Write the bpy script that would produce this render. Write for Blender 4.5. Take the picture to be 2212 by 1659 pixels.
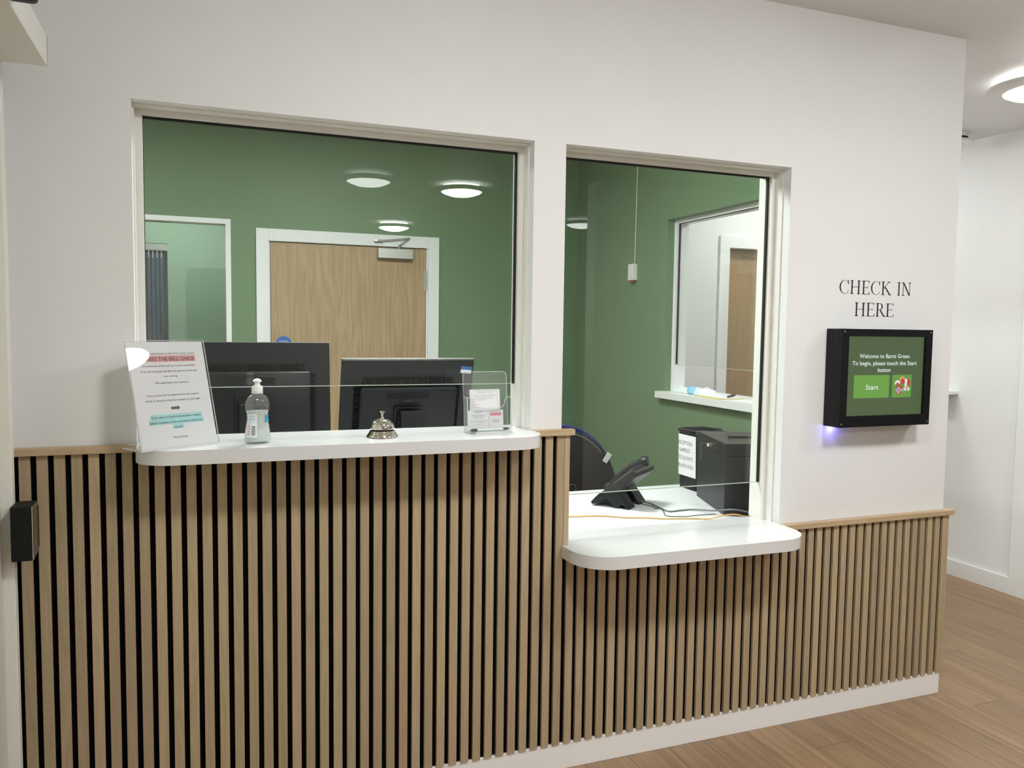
import bpy, bmesh, math, random
from mathutils import Vector, Matrix
random.seed(7)
for o in list(bpy.data.objects): bpy.data.objects.remove(o)
C = bpy.context.scene.collection
S = bpy.context.scene
# ---------------------------------------------------------------- camera, world, exposure
cam_d = bpy.data.cameras.new('camera'); cam = bpy.data.objects.new('camera', cam_d); C.objects.link(cam)
cr = Vector((0.9330964, -0.35938897, 0.01306397)); cu = Vector((0.01237095, 0.06838185, 0.99758252)); cf = Vector((0.35941349, 0.93067905, -0.06825285))
M = Matrix.Identity(4)
for i in range(3):
    M[i][0] = cr[i]; M[i][1] = cu[i]; M[i][2] = -cf[i]
M[0][3], M[1][3], M[2][3] = 0.4193, -2.3874, 1.4773
cam.matrix_world = M
cam_d.sensor_width = 36; cam_d.lens = 1735.33 / 2212 * 36; cam_d.clip_start = 0.02; cam_d.clip_end = 60
S.camera = cam
W = bpy.data.worlds.new('world'); S.world = W; W.use_nodes = True
W.node_tree.nodes['Background'].inputs[0].default_value = (0.8, 0.85, 0.9, 1); W.node_tree.nodes['Background'].inputs[1].default_value = 0.1
S.view_settings.view_transform = 'Standard'; S.view_settings.look = 'None'; S.view_settings.gamma = 1
S.view_settings.use_curve_mapping = False
S.view_settings.exposure = 0.0
HALL_L, ROOM_L, CORR_L = 98.0, 44.0, 34.0      # brightness of the lamps
ZC, ZR = 2.635, 2.80                            # hall ceiling, reception ceiling

# ---------------------------------------------------------------- materials
def mat(name, col=(.8, .8, .8), rough=.5, metal=0., emit=None, es=0., spec=.5, coat=0.):
    m = bpy.data.materials.new(name); m.use_nodes = True
    b = m.node_tree.nodes['Principled BSDF']
    b.inputs['Base Color'].default_value = (*col, 1); b.inputs['Roughness'].default_value = rough
    b.inputs['Metallic'].default_value = metal; b.inputs['Specular IOR Level'].default_value = spec
    b.inputs['Coat Weight'].default_value = coat
    if emit: b.inputs['Emission Color'].default_value = (*emit, 1); b.inputs['Emission Strength'].default_value = es
    return m
def N(m, t, **k):
    n = m.node_tree.nodes.new(t)
    for a, v in k.items(): setattr(n, a, v)
    return n
def L(m, a, b): m.node_tree.links.new(a, b)
def paint(name, col, rough=.55, var=.03, bump=.04, scale=60):
    m = mat(name, col, rough, spec=.3); b = m.node_tree.nodes['Principled BSDF']
    tc = N(m, 'ShaderNodeTexCoord'); n = N(m, 'ShaderNodeTexNoise'); n.inputs['Scale'].default_value = 2.5; n.inputs['Detail'].default_value = 3
    L(m, tc.outputs['Object'], n.inputs['Vector'])
    r = N(m, 'ShaderNodeMapRange'); r.inputs['To Min'].default_value = 1 - var; r.inputs['To Max'].default_value = 1 + var
    L(m, n.outputs['Fac'], r.inputs['Value'])
    v = N(m, 'ShaderNodeVectorMath', operation='SCALE'); v.inputs[0].default_value = col; L(m, r.outputs[0], v.inputs['Scale'])
    L(m, v.outputs[0], b.inputs['Base Color'])
    n2 = N(m, 'ShaderNodeTexNoise'); n2.inputs['Scale'].default_value = scale; n2.inputs['Detail'].default_value = 4; L(m, tc.outputs['Object'], n2.inputs['Vector'])
    bp = N(m, 'ShaderNodeBump'); bp.inputs['Strength'].default_value = bump; bp.inputs['Distance'].default_value = .002
    L(m, n2.outputs['Fac'], bp.inputs['Height']); L(m, bp.outputs[0], b.inputs['Normal'])
    return m
def wood(name, c1, c2, rough=.5, scale=(60, 60, 1.6), island=.0, cath=0.):
    m = mat(name, c1, rough, spec=.35); b = m.node_tree.nodes['Principled BSDF']
    tc = N(m, 'ShaderNodeTexCoord'); g = N(m, 'ShaderNodeNewGeometry')
    off = N(m, 'ShaderNodeVectorMath', operation='MULTIPLY_ADD')       # shift the grain per piece
    comb = N(m, 'ShaderNodeCombineXYZ')
    for k in range(3): L(m, g.outputs['Random Per Island'], comb.inputs[k])
    off.inputs[1].default_value = (37., 21., 53.); L(m, comb.outputs[0], off.inputs[0]); L(m, tc.outputs['Object'], off.inputs[2])
    mp = N(m, 'ShaderNodeMapping'); mp.inputs['Scale'].default_value = scale; L(m, off.outputs[0], mp.inputs['Vector'])
    n = N(m, 'ShaderNodeTexNoise'); n.inputs['Scale'].default_value = 1.6; n.inputs['Detail'].default_value = 5; n.inputs['Roughness'].default_value = .62; n.inputs['Distortion'].default_value = .5
    L(m, mp.outputs[0], n.inputs['Vector'])
    fac = n.outputs['Fac']
    if cath:
        mp2 = N(m, 'ShaderNodeMapping'); mp2.inputs['Scale'].default_value = (scale[0] * .16, scale[1] * .16, scale[2] * .45); L(m, off.outputs[0], mp2.inputs['Vector'])
        w = N(m, 'ShaderNodeTexNoise'); w.inputs['Scale'].default_value = 1.; w.inputs['Detail'].default_value = 1; w.inputs['Distortion'].default_value = .8
        L(m, mp2.outputs[0], w.inputs['Vector'])
        mm = N(m, 'ShaderNodeMath', operation='MULTIPLY'); mm.inputs[1].default_value = 11.; L(m, w.outputs['Fac'], mm.inputs[0])
        fr = N(m, 'ShaderNodeMath', operation='PINGPONG'); fr.inputs[1].default_value = .5; L(m, mm.outputs[0], fr.inputs[0])
        mx = N(m, 'ShaderNodeMix'); mx.data_type = 'FLOAT'; mx.inputs['Factor'].default_value = cath; L(m, n.outputs['Fac'], mx.inputs['A']); L(m, fr.outputs[0], mx.inputs['B'])
        fac = mx.outputs['Result']
    cr_ = N(m, 'ShaderNodeValToRGB'); e = cr_.color_ramp.elements
    e[0].position = .28; e[0].color = (*c2, 1); e[1].position = .68; e[1].color = (*c1, 1); L(m, fac, cr_.inputs[0])
    r = N(m, 'ShaderNodeMapRange'); r.inputs['To Min'].default_value = 1 - island; r.inputs['To Max'].default_value = 1 + island
    L(m, g.outputs['Random Per Island'], r.inputs['Value'])
    v = N(m, 'ShaderNodeVectorMath', operation='SCALE'); L(m, cr_.outputs[0], v.inputs[0]); L(m, r.outputs[0], v.inputs['Scale'])
    L(m, v.outputs[0], b.inputs['Base Color'])
    bp = N(m, 'ShaderNodeBump'); bp.inputs['Strength'].default_value = .12; bp.inputs['Distance'].default_value = .001
    L(m, n.outputs['Fac'], bp.inputs['Height']); L(m, bp.outputs[0], b.inputs['Normal'])
    return m
def clear(name, tint=(.985, .995, .988), f0=.04, rough=0., haze=0.):
    """clear sheet: straight transmission plus mirror reflection growing towards grazing angles"""
    m = bpy.data.materials.new(name); m.use_nodes = True; nt = m.node_tree; nt.nodes.clear()
    out = N(m, 'ShaderNodeOutputMaterial'); t = N(m, 'ShaderNodeBsdfTransparent'); t.inputs[0].default_value = (*tint, 1)
    g = N(m, 'ShaderNodeBsdfGlossy'); g.inputs['Roughness'].default_value = rough
    lw = N(m, 'ShaderNodeLayerWeight'); lw.inputs['Blend'].default_value = .5
    p = N(m, 'ShaderNodeMath', operation='POWER'); p.inputs[1].default_value = 5; L(m, lw.outputs['Facing'], p.inputs[0])
    ma = N(m, 'ShaderNodeMath', operation='MULTIPLY_ADD'); ma.inputs[1].default_value = 1 - f0; ma.inputs[2].default_value = f0; L(m, p.outputs[0], ma.inputs[0])
    mx = N(m, 'ShaderNodeMixShader'); L(m, ma.outputs[0], mx.inputs[0]); L(m, t.outputs[0], mx.inputs[1]); L(m, g.outputs[0], mx.inputs[2])
    res = mx
    if haze:
        d = N(m, 'ShaderNodeBsdfDiffuse'); d.inputs[0].default_value = (.85, .88, .88, 1)
        m2 = N(m, 'ShaderNodeMixShader'); m2.inputs[0].default_value = haze; L(m, mx.outputs[0], m2.inputs[1]); L(m, d.outputs[0], m2.inputs[2]); res = m2
    L(m, res.outputs[0], out.inputs[0]); return m

WHITE = (.79, .79, .785)
m_wall = paint('white_wall_paint', WHITE)
m_ceil = paint('white_ceiling_paint', (.77, .765, .76))
m_green = paint('sage_green_paint', (.160, .243, .138), .45)
m_lgreen = paint('pale_green_paint', (.26, .37, .255), .45)
m_trimw = paint('white_gloss_paint', (.80, .81, .80), .3, .01, .01)
m_skirt = paint('white_skirting_paint', (.90, .89, .88), .35, .01, .01)
m_bead = paint('cream_bead_paint', (.78, .77, .72), .4, .01, .01)
m_jamb = paint('cream_door_paint', (.62, .60, .50), .4, .01, .01)
m_slat = wood('oak_slat_veneer', (.50, .39, .25), (.395, .305, .19), .5, (105, 105, 2.2), .12, .33)
m_cap = wood('pale_oak_rail', (.54, .41, .26), (.44, .325, .195), .45, (1.6, 60, 60), .05)
m_trimoak = wood('pale_oak_trim', (.50, .38, .25), (.43, .32, .2), .45, (60, 60, 1.6), .05)
m_felt = paint('black_felt', (.004, .004, .004), .95, .1, .2, 300)
m_felt.node_tree.nodes['Principled BSDF'].inputs['Specular IOR Level'].default_value = .05
m_door = wood('oak_door_veneer', (.50, .362, .215), (.355, .25, .142), .42, (42, 42, 1.3), .0, .42)
m_door2 = wood('brown_oak_door_veneer', (.40, .28, .155), (.31, .21, .115), .42, (40, 40, 1.1), .0, .2)
m_counter = paint('white_laminate', (.69, .695, .69), .22, .005, .005); m_counter.node_tree.nodes['Principled BSDF'].inputs['Specular IOR Level'].default_value = .5
m_desk = paint('white_desk_laminate', (.72, .74, .73), .3, .005, .005)
m_black = mat('black_plastic', (.005, .006, .007), .45, spec=.4)
m_blackg = mat('black_gloss_plastic', (.006, .007, .008), .18)
m_blackm = mat('matt_black_metal', (.016, .017, .017), .38, .0)
m_kiosk = mat('satin_black_steel', (.003, .004, .005), .5, spec=.3)
m_gasket = mat('black_rubber', (.004, .004, .004), .7)
m_dark = mat('dark_void', (.003, .003, .003), .8)
m_gray = mat('dark_grey_plastic', (.06, .06, .06), .5)
m_silver = mat('brushed_steel', (.62, .61, .58), .32, 1.)
m_chrome = mat('polished_nickel', (.78, .74, .66), .04, 1.)
m_white = mat('white_plastic', (.80, .80, .78), .4)
m_paper = mat('white_paper', (.80, .80, .81), .7)
m_ink = mat('black_ink', (.012, .010, .014), .6)
m_inkg = mat('grey_ink', (.10, .10, .11), .6)
m_pink = mat('pink_highlight', (.78, .36, .37), .7)
m_cyan = mat('cyan_highlight', (.40, .72, .72), .7)
m_red = mat('red_ink', (.70, .05, .12), .7)
m_bluest = mat('blue_sticker', (.03, .14, .42), .4)
m_bluep = mat('light_blue_tape', (.05, .32, .50), .5)
m_bluec = mat('royal_blue_fabric', (.018, .028, .12), .8)
m_cab = mat('dark_cable', (.012, .014, .022), .5)
m_fab = paint('black_fabric', (.016, .017, .018), .85, .1, .3, 400)
m_yell = mat('yellow_card', (.72, .60, .14), .7)
m_orange = mat('amber_cable', (.66, .40, .12), .5)
m_greyc = mat('grey_cable', (.16, .17, .18), .5)
m_blind = mat('navy_blind_fabric', (.045, .065, .09), .8)
m_glass = clear('window_glass', (.975, .988, .978), .042)
m_edge = mat('polished_glass_edge', (.50, .56, .48), .2)
m_acr = clear('clear_acrylic', (.975, .985, .98), .05, .02, .06)
m_acrs = clear('clear_acrylic_front', (.985, .99, .99), .05, .0, .0)
m_acre = mat('acrylic_edge', (.72, .74, .74), .2)
m_pet = clear('clear_bottle_plastic', (.93, .95, .95), .08, .02, .05)
m_gel = mat('clear_gel', (.86, .90, .87), .1); _b = m_gel.node_tree.nodes['Principled BSDF']; _b.inputs['Transmission Weight'].default_value = .45; _b.inputs['IOR'].default_value = 1.33
m_mask = mat('mask_blue', (.25, .58, .74), .8)
m_pack = mat('crinkled_film', (.80, .86, .88), .25)
m_ring = mat('lamp_white_ring', (.72, .70, .67), .4)
def emis(name, col, s):
    m = mat(name, (0, 0, 0), 1, emit=col, es=s); return m
m_scr = {}
def scr(name, col, s=1.):
    if name not in m_scr:
        m = mat('screen_' + name, (.01, .01, .01), .22, emit=col, es=s); m_scr[name] = m
    return m_scr[name]
# floor planks
m_floor = mat('oak_vinyl_planks', (.2, .13, .08), .42, spec=.4)
def _floor(m):
    b = m.node_tree.nodes['Principled BSDF']; tc = N(m, 'ShaderNodeTexCoord')
    sp = N(m, 'ShaderNodeSeparateXYZ'); L(m, tc.outputs['Object'], sp.inputs[0]); cb = N(m, 'ShaderNodeCombineXYZ')
    L(m, sp.outputs['Y'], cb.inputs['X']); L(m, sp.outputs['X'], cb.inputs['Y'])
    rw = N(m, 'ShaderNodeMath', operation='MULTIPLY_ADD'); rw.inputs[1].default_value = 1 / .165; rw.inputs[2].default_value = .030 / .165; L(m, sp.outputs['X'], rw.inputs[0])
    fl = N(m, 'ShaderNodeMath', operation='FLOOR'); L(m, rw.outputs[0], fl.inputs[0])
    sh = N(m, 'ShaderNodeMath', operation='MULTIPLY_ADD'); sh.inputs[1].default_value = .83; sh.inputs[2].default_value = .2 - 15 * .83; L(m, fl.outputs[0], sh.inputs[0])
    c2 = N(m, 'ShaderNodeCombineXYZ'); L(m, sh.outputs[0], c2.inputs['X']); c2.inputs['Y'].default_value = .030
    ad = N(m, 'ShaderNodeVectorMath', operation='ADD'); L(m, c2.outputs[0], ad.inputs[1]); L(m, cb.outputs[0], ad.inputs[0])
    br = N(m, 'ShaderNodeTexBrick'); br.offset = 0.; br.offset_frequency = 2; br.inputs['Scale'].default_value = 1; br.inputs['Brick Width'].default_value = 2.1
    br.inputs['Row Height'].default_value = .165; br.inputs['Mortar Size'].default_value = .0012; br.inputs['Mortar Smooth'].default_value = .1
    br.inputs['Color1'].default_value = (0, 0, 0, 1); br.inputs['Color2'].default_value = (1, 1, 1, 1); br.inputs['Mortar'].default_value = (.5, .5, .5, 1)
    L(m, ad.outputs[0], br.inputs['Vector'])
    mp = N(m, 'ShaderNodeMapping'); mp.inputs['Scale'].default_value = (34, 1.5, 1); L(m, tc.outputs['Object'], mp.inputs['Vector'])
    va = N(m, 'ShaderNodeVectorMath', operation='MULTIPLY_ADD'); va.inputs[1].default_value = (9, 9, 9); L(m, br.outputs['Color'], va.inputs[0]); L(m, mp.outputs[0], va.inputs[2])
    n = N(m, 'ShaderNodeTexNoise'); n.inputs['Scale'].default_value = 1.3; n.inputs['Detail'].default_value = 7; n.inputs['Roughness'].default_value = .65; n.inputs['Distortion'].default_value = .6
    L(m, va.outputs[0], n.inputs['Vector'])
    r = N(m, 'ShaderNodeValToRGB'); e = r.color_ramp.elements; e[0].position = .25; e[0].color = (.195, .120, .066, 1); e[1].position = .75; e[1].color = (.400, .264, .155, 1)
    L(m, n.outputs['Fac'], r.inputs[0])
    mr = N(m, 'ShaderNodeMapRange'); mr.inputs['To Min'].default_value = .92; mr.inputs['To Max'].default_value = 1.07; L(m, br.outputs['Color'], mr.inputs['Value'])
    v = N(m, 'ShaderNodeVectorMath', operation='SCALE'); L(m, r.outputs[0], v.inputs[0]); L(m, mr.outputs[0], v.inputs['Scale'])
    mx = N(m, 'ShaderNodeMix'); mx.data_type = 'RGBA'; mx.inputs['B'].default_value = (.10, .06, .035, 1)
    L(m, br.outputs['Fac'], mx.inputs['Factor']); L(m, v.outputs[0], mx.inputs['A']); L(m, mx.outputs['Result'], b.inputs['Base Color'])
_floor(m_floor)

# ---------------------------------------------------------------- mesh helpers
def box(bm, x0, x1, y0, y1, z0, z1, bev=0., seg=2, mx=None):
    v = [bm.verts.new((x, y, z)) for x in (x0, x1) for y in (y0, y1) for z in (z0, z1)]
    f = [bm.faces.new([v[i] for i in q]) for q in ((0, 1, 3, 2), (4, 6, 7, 5), (0, 4, 5, 1), (2, 3, 7, 6), (0, 2, 6, 4), (1, 5, 7, 3))]
    if bev:
        es = list({e for q in f for e in q.edges})
        r = bmesh.ops.bevel(bm, geom=es, offset=bev, segments=seg, affect='EDGES', profile=.5)
        vs = {w for q in r['faces'] for w in q.verts} | {w for w in v if w.is_valid}
    else: vs = set(v)
    if mx is not None: bmesh.ops.transform(bm, matrix=mx, verts=list(vs))
    return bm
def prism(bm, pts, a0, a1, axis='z', bev=0.):
    """closed 2-D outline extruded along an axis: z -> (x,y), y -> (x,z), x -> (y,z)"""
    def P(p, a): return {'z': (p[0], p[1], a), 'y': (p[0], a, p[1]), 'x': (a, p[0], p[1])}[axis]
    lo = [bm.verts.new(P(p, a0)) for p in pts]; hi = [bm.verts.new(P(p, a1)) for p in pts]; n = len(pts)
    f = [bm.faces.new(lo[::-1]), bm.faces.new(hi)] + [bm.faces.new((lo[i], lo[(i + 1) % n], hi[(i + 1) % n], hi[i])) for i in range(n)]
    if bev:
        es = [e for e in set(f[0].edges) | set(f[1].edges)]
        bmesh.ops.bevel(bm, geom=es, offset=bev, segments=2, affect='EDGES', profile=.5)
    return bm
def lathe(bm, prof, n=48, cx=0, cy=0, sx=1., sy=1.):
    rings = []
    for r, z in prof:
        if r < 1e-6: rings.append([bm.verts.new((cx, cy, z))])
        else: rings.append([bm.verts.new((cx + sx * r * math.cos(2 * math.pi * k / n), cy + sy * r * math.sin(2 * math.pi * k / n), z)) for k in range(n)])
    for a, b in zip(rings, rings[1:]):
        for k in range(n):
            q = [a[k % len(a)], a[(k + 1) % len(a)], b[(k + 1) % len(b)], b[k % len(b)]]
            u = []
            for w in q:
                if w not in u: u.append(w)
            if len(u) > 2: bm.faces.new(u)
    return bm
def tube(bm, pts, r, n=10, cap=True):
    pts = [Vector(p) for p in pts]; rings = []
    up = Vector((0, 0, 1))
    for i, p in enumerate(pts):
        t = (pts[min(i + 1, len(pts) - 1)] - pts[max(i - 1, 0)]).normalized()
        a = t.cross(up)
        if a.length < 1e-3: a = t.cross(Vector((1, 0, 0)))
        a.normalize(); b = t.cross(a)
        rr = r[i] if isinstance(r, (list, tuple)) else r
        rings.append([bm.verts.new(p + rr * (a * math.cos(2 * math.pi * k / n) + b * math.sin(2 * math.pi * k / n))) for k in range(n)])
    for a, b in zip(rings, rings[1:]):
        for k in range(n): bm.faces.new((a[k], a[(k + 1) % n], b[(k + 1) % n], b[k]))
    if cap: bm.faces.new(rings[0][::-1]); bm.faces.new(rings[-1])
    return bm
def spline(pts, k=8):
    P = [Vector(p) for p in pts]; out = []
    for i in range(len(P) - 1):
        a, b, c, d = P[max(i - 1, 0)], P[i], P[i + 1], P[min(i + 2, len(P) - 1)]
        for j in range(k):
            t = j / k
            out.append(.5 * ((2 * b) + (c - a) * t + (2 * a - 5 * b + 4 * c - d) * t * t + (3 * b - a - 3 * c + d) * t ** 3))
    out.append(P[-1]); return out
def rrect(x0, x1, y0, y1, r, n=10, corners='abcd'):
    """a=x0y0 b=x1y0 c=x1y1 d=x0y1"""
    pts = []
    for c, cx, cy, a0 in (('a', x0, y0, 180), ('b', x1, y0, 270), ('c', x1, y1, 0), ('d', x0, y1, 90)):
        if c in corners and r > 0:
            ox = cx + (r if cx == x0 else -r); oy = cy + (r if cy == y0 else -r)
            for k in range(n + 1):
                t = math.radians(a0 + 90 * k / n); pts.append((ox + r * math.cos(t), oy + r * math.sin(t)))
        else: pts.append((cx, cy))
    return pts
def nb(): return bmesh.new()
def obj(name, bm, m, parent=None, smooth=False, mx=None):
    bmesh.ops.recalc_face_normals(bm, faces=bm.faces)
    me = bpy.data.meshes.new(name)
    bm.to_mesh(me); bm.free(); me.materials.append(m)
    if smooth:
        for p in me.polygons: p.use_smooth = True
        if smooth != 'all': me.set_sharp_from_angle(angle=math.radians(35))
    o = bpy.data.objects.new(name, me); C.objects.link(o)
    if parent: o.parent = parent
    if mx is not None: o.matrix_local = mx
    return o
def tag(o, label, cat, group=None):
    o['label'] = label; o['category'] = cat
    if group: o['group'] = group
    return o
def thing(name, label, cat, loc=(0, 0, 0), rz=0., group=None):
    o = bpy.data.objects.new(name, None); o.empty_display_size = .05; C.objects.link(o); o.location = loc; o.rotation_euler = (0, 0, rz)
    return tag(o, label, cat, group)
def struct(name, bm=None, m=None, label=None, cat=None, **k):
    o = obj(name, bm, m, **k) if bm is not None else bpy.data.objects.new(name, None)
    if bm is None: C.objects.link(o)
    o['kind'] = 'structure'
    if label: tag(o, label, cat)
    return o
def dup(root, loc=None, rz=None, label=None, group=None):
    r = root.copy(); C.objects.link(r)
    if loc is not None: r.location = loc
    if rz is not None: r.rotation_euler = (0, 0, rz)
    if label: r['label'] = label
    if group: r['group'] = group
    for ch in list(root.children):
        c = ch.copy(); C.objects.link(c); c.parent = r
        for g in list(ch.children):
            d = g.copy(); C.objects.link(d); d.parent = c
    return r
def frame(o, xd, yd):
    x = Vector(xd).normalized(); y = Vector(yd); y = (y - x * y.dot(x)).normalized(); z = x.cross(y)
    m = Matrix.Identity(4)
    for i in range(3): m[i][0] = x[i]; m[i][1] = y[i]; m[i][2] = z[i]; m[i][3] = o[i]
    return m
def text_bm(bm, s, x0, y0, h, x1=None, align='L', bold=0., z=0.):
    """letters of cap height h, baseline y0, fitted between x0 and x1 (or placed at x0), into bm in the XY plane"""
    cu_ = bpy.data.curves.new('t', 'FONT'); cu_.body = s; cu_.size = 1.; cu_.resolution_u = 3; cu_.offset = bold
    t = bpy.data.objects.new('t', cu_); C.objects.link(t)
    dg = bpy.context.evaluated_depsgraph_get(); dg.update()
    me = bpy.data.meshes.new_from_object(t.evaluated_get(dg))
    xs = [v.co.x for v in me.vertices]; 
    k = h / .70
    a, b = min(xs), max(xs); kx = (x1 - x0) / (b - a) if x1 is not None else k
    ox = x0
    if x1 is None and align == 'C': ox = x0 - (b - a) * k / 2
    tb = bmesh.new(); tb.from_mesh(me)
    vs = [bm.verts.new((ox + (v.co.x - a) * kx, y0 + v.co.y * k, z)) for v in tb.verts]; tb.verts.ensure_lookup_table()
    idx = {v: i for i, v in enumerate(tb.verts)}
    for f in tb.faces:
        try: bm.faces.new([vs[idx[v]] for v in f.verts])
        except ValueError: pass
    tb.free(); bpy.data.objects.remove(t); bpy.data.curves.remove(cu_); bpy.data.meshes.remove(me)
    return bm
def flat(bm, pts, z=0.):
    bm.faces.new([bm.verts.new((p[0], p[1], z)) for p in pts]); return bm
def flatobj(name, bm, m, parent, mx):
    """flat lettering / print: keep faces up +z of its plane"""
    for f in bm.faces:
        f.normal_update()
        if f.normal.z < 0: f.normal_flip()
    me = bpy.data.meshes.new(name); bm.to_mesh(me); bm.free(); me.materials.append(m)
    o = bpy.data.objects.new(name, me); C.objects.link(o)
    if parent: o.parent = parent
    o.matrix_local = mx
    return o

# ================================================================ SETTING
# measured openings in the front wall
XL, XR, X2L, X2R, XEND = .251, 1.407, 1.5174, 2.412, 3.2365
ZT, ZH, ZL, TW = 2.072, 1.153, .768, .132
bm = nb()
struct('floor', box(nb(), -3.2, 9.2, -9.2, 6.2, -.12, 0), m_floor)
box(bm, -.30, XL, 0, TW, 0, ZR); box(bm, XR, X2L, 0, TW, 0, ZR); box(bm, X2R, XEND, 0, TW, 0, ZR)
box(bm, XL, XR, 0, TW, ZT, ZR); box(bm, X2L, X2R, 0, TW, ZT, ZR); box(bm, XL, XR, 0, TW, 0, ZH - .038); box(bm, X2L, X2R, 0, TW, 0, ZL - .054)
struct('wall_front', bm, m_wall)
bm = nb(); box(bm, -.30, 8.6, -9.0, 0, ZC, ZC + .1); box(bm, XEND, 8.6, 0, 2.2, ZC, ZC + .1)
struct('ceiling', bm, m_ceil)
struct('ceiling.001', box(nb(), -2.6, XEND, TW, 5.4, ZR, ZR + .1), m_ceil)
# reception room walls
RX = 3.10; WY0, WY1, WZ0, WZ1 = .62, 1.93, 1.062, 2.160
bm = nb(); box(bm, RX, XEND - .004, TW, WY0, 0, ZR); box(bm, RX, XEND - .004, WY1, 3.2, 0, ZR); box(bm, RX, XEND - .004, WY0, WY1, 0, WZ0); box(bm, RX, XEND - .004, WY0, WY1, WZ1, ZR)
struct('wall_right', bm, m_green)
bm = nb(); sk = .004; box(bm, XEND - .004, XEND, TW, WY0, 0, ZR); box(bm, XEND - .004, XEND, WY1, 2.3, 0, ZR); box(bm, XEND - .004, XEND, WY0, WY1, 0, WZ0); box(bm, XEND - .004, XEND, WY0, WY1, WZ1, ZR)
struct('wall_corridor_left', bm, m_wall)
DY = 3.2; DX0, DX1, DZ1 = .826, 1.934, 2.05; NX0, NX1, NZ0, NZ1 = -.55, .602, .95, 2.165
bm = nb()
box(bm, -2.6, NX0, DY, DY + .12, 0, ZR); box(bm, NX0, NX1, DY, DY + .12, 0, NZ0); box(bm, NX0, NX1, DY, DY + .12, NZ1, ZR); box(bm, NX1, DX0, DY, DY + .12, 0, ZR)
box(bm, DX0, DX1, DY, DY + .12, DZ1, ZR); box(bm, DX1, XEND, DY, DY + .12, 0, ZR)
struct('wall_back', bm, m_green)
struct('wall_reception_left', box(nb(), -1.6, -1.5, TW, DY, 0, ZR), m_green)
bm = nb(); box(bm, -2.6, -.50, 5.2, 5.3, 0, ZR); box(bm, .150, XEND, 5.2, 5.3, 0, ZR); box(bm, -.50, .150, 5.2, 5.3, 2.172, ZR); box(bm, -.50, .150, 5.2, 5.3, 0, .8)
box(bm, 2.1, 2.2, DY + .12, 5.2, 0, ZR); box(bm, -2.6, -2.5, DY + .12, 5.2, 0, ZR); box(bm, -.7, .3, 5.4, 5.45, .6, 2.4)
struct('wall_office', bm, m_lgreen)
# hall and corridor shell
CW = 4.72; CY = 2.2
bm = nb(); box(bm, CW, CW + .12, -.10, CY + .12, 0, ZC)
struct('wall_corridor_right', bm, m_wall)
ED0, ED1 = 3.735, 4.66
bm = nb(); box(bm, XEND, ED0, CY, CY + .12, 0, ZC); box(bm, ED1, CW, CY, CY + .12, 0, ZC); box(bm, ED0, ED1, CY, CY + .12, 2.055, ZC)
struct('wall_corridor_end', bm, m_wall)
LX = -.075
bm = nb(); box(bm, LX - .12, LX, -.15, 0, 0, ZC); box(bm, LX - .12, LX, -1.25, -.15, 2.13, ZC); box(bm, LX - .12, LX, -9.0, -1.25, 0, ZC)
struct('wall_left', bm, m_wall)
bm = nb(); box(bm, LX - .12, 8.6, -9.0, -8.9, 0, ZC)
struct('wall_hall_end', bm, m_wall)
bm = nb(); box(bm, 8.5, 8.6, -8.9, .0, 0, ZC); box(bm, CW + .12, 8.6, -.10, 0, 0, ZC)
struct('wall_hall_right', bm, m_wall)
bm = nb(); box(bm, 3.30, 8.5, -3.25, -3.10, 0, ZC)
struct('wall_hall_partition', bm, m_wall)
# skirtings
bm = nb(); box(bm, -.06, XEND + .006, -.016, 0, 0, .0905, .0015)
struct('baseboard_front', bm, m_skirt)
bm = nb(); box(bm, CW - .018, CW, .79, CY, 0, .098, .002)
struct('baseboard_corridor', bm, m_trimw)
bm = nb(); box(bm, XEND, ED0 - .07, CY - .018, CY, 0, .098, .002)
struct('baseboard_corridor_end', bm, m_trimw)
bm = nb(); box(bm, CW - .022, CW, .665, .79, 0, 2.16, .002); box(bm, CW - .022, CW, -.10, .79, 2.16, 2.17)
struct('trim_1', bm, m_trimw)
# left doorway: frame, leaf in the side wall
t = struct('door_3', None)
bm = nb(); box(bm, LX, -.0155, -.150, -.120, 0, 2.20, .002); box(bm, LX - .12, LX, -.20, -.1501, 0, 2.13); box(bm, LX - .12, LX, -1.25, -1.19, 0, 2.13); box(bm, LX, -.0155, -1.35, -.1501, 2.13, 2.20, .002); box(bm, LX, -.0155, -1.35, -1.25, 0, 2.13, .002)
obj('door_frame', bm, m_bead, t)
bm = nb(); box(bm, LX - .02, LX + .034, -1.19, -.1505, .008, 2.125, .002)
obj('door_leaf', bm, m_jamb, t)

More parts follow.
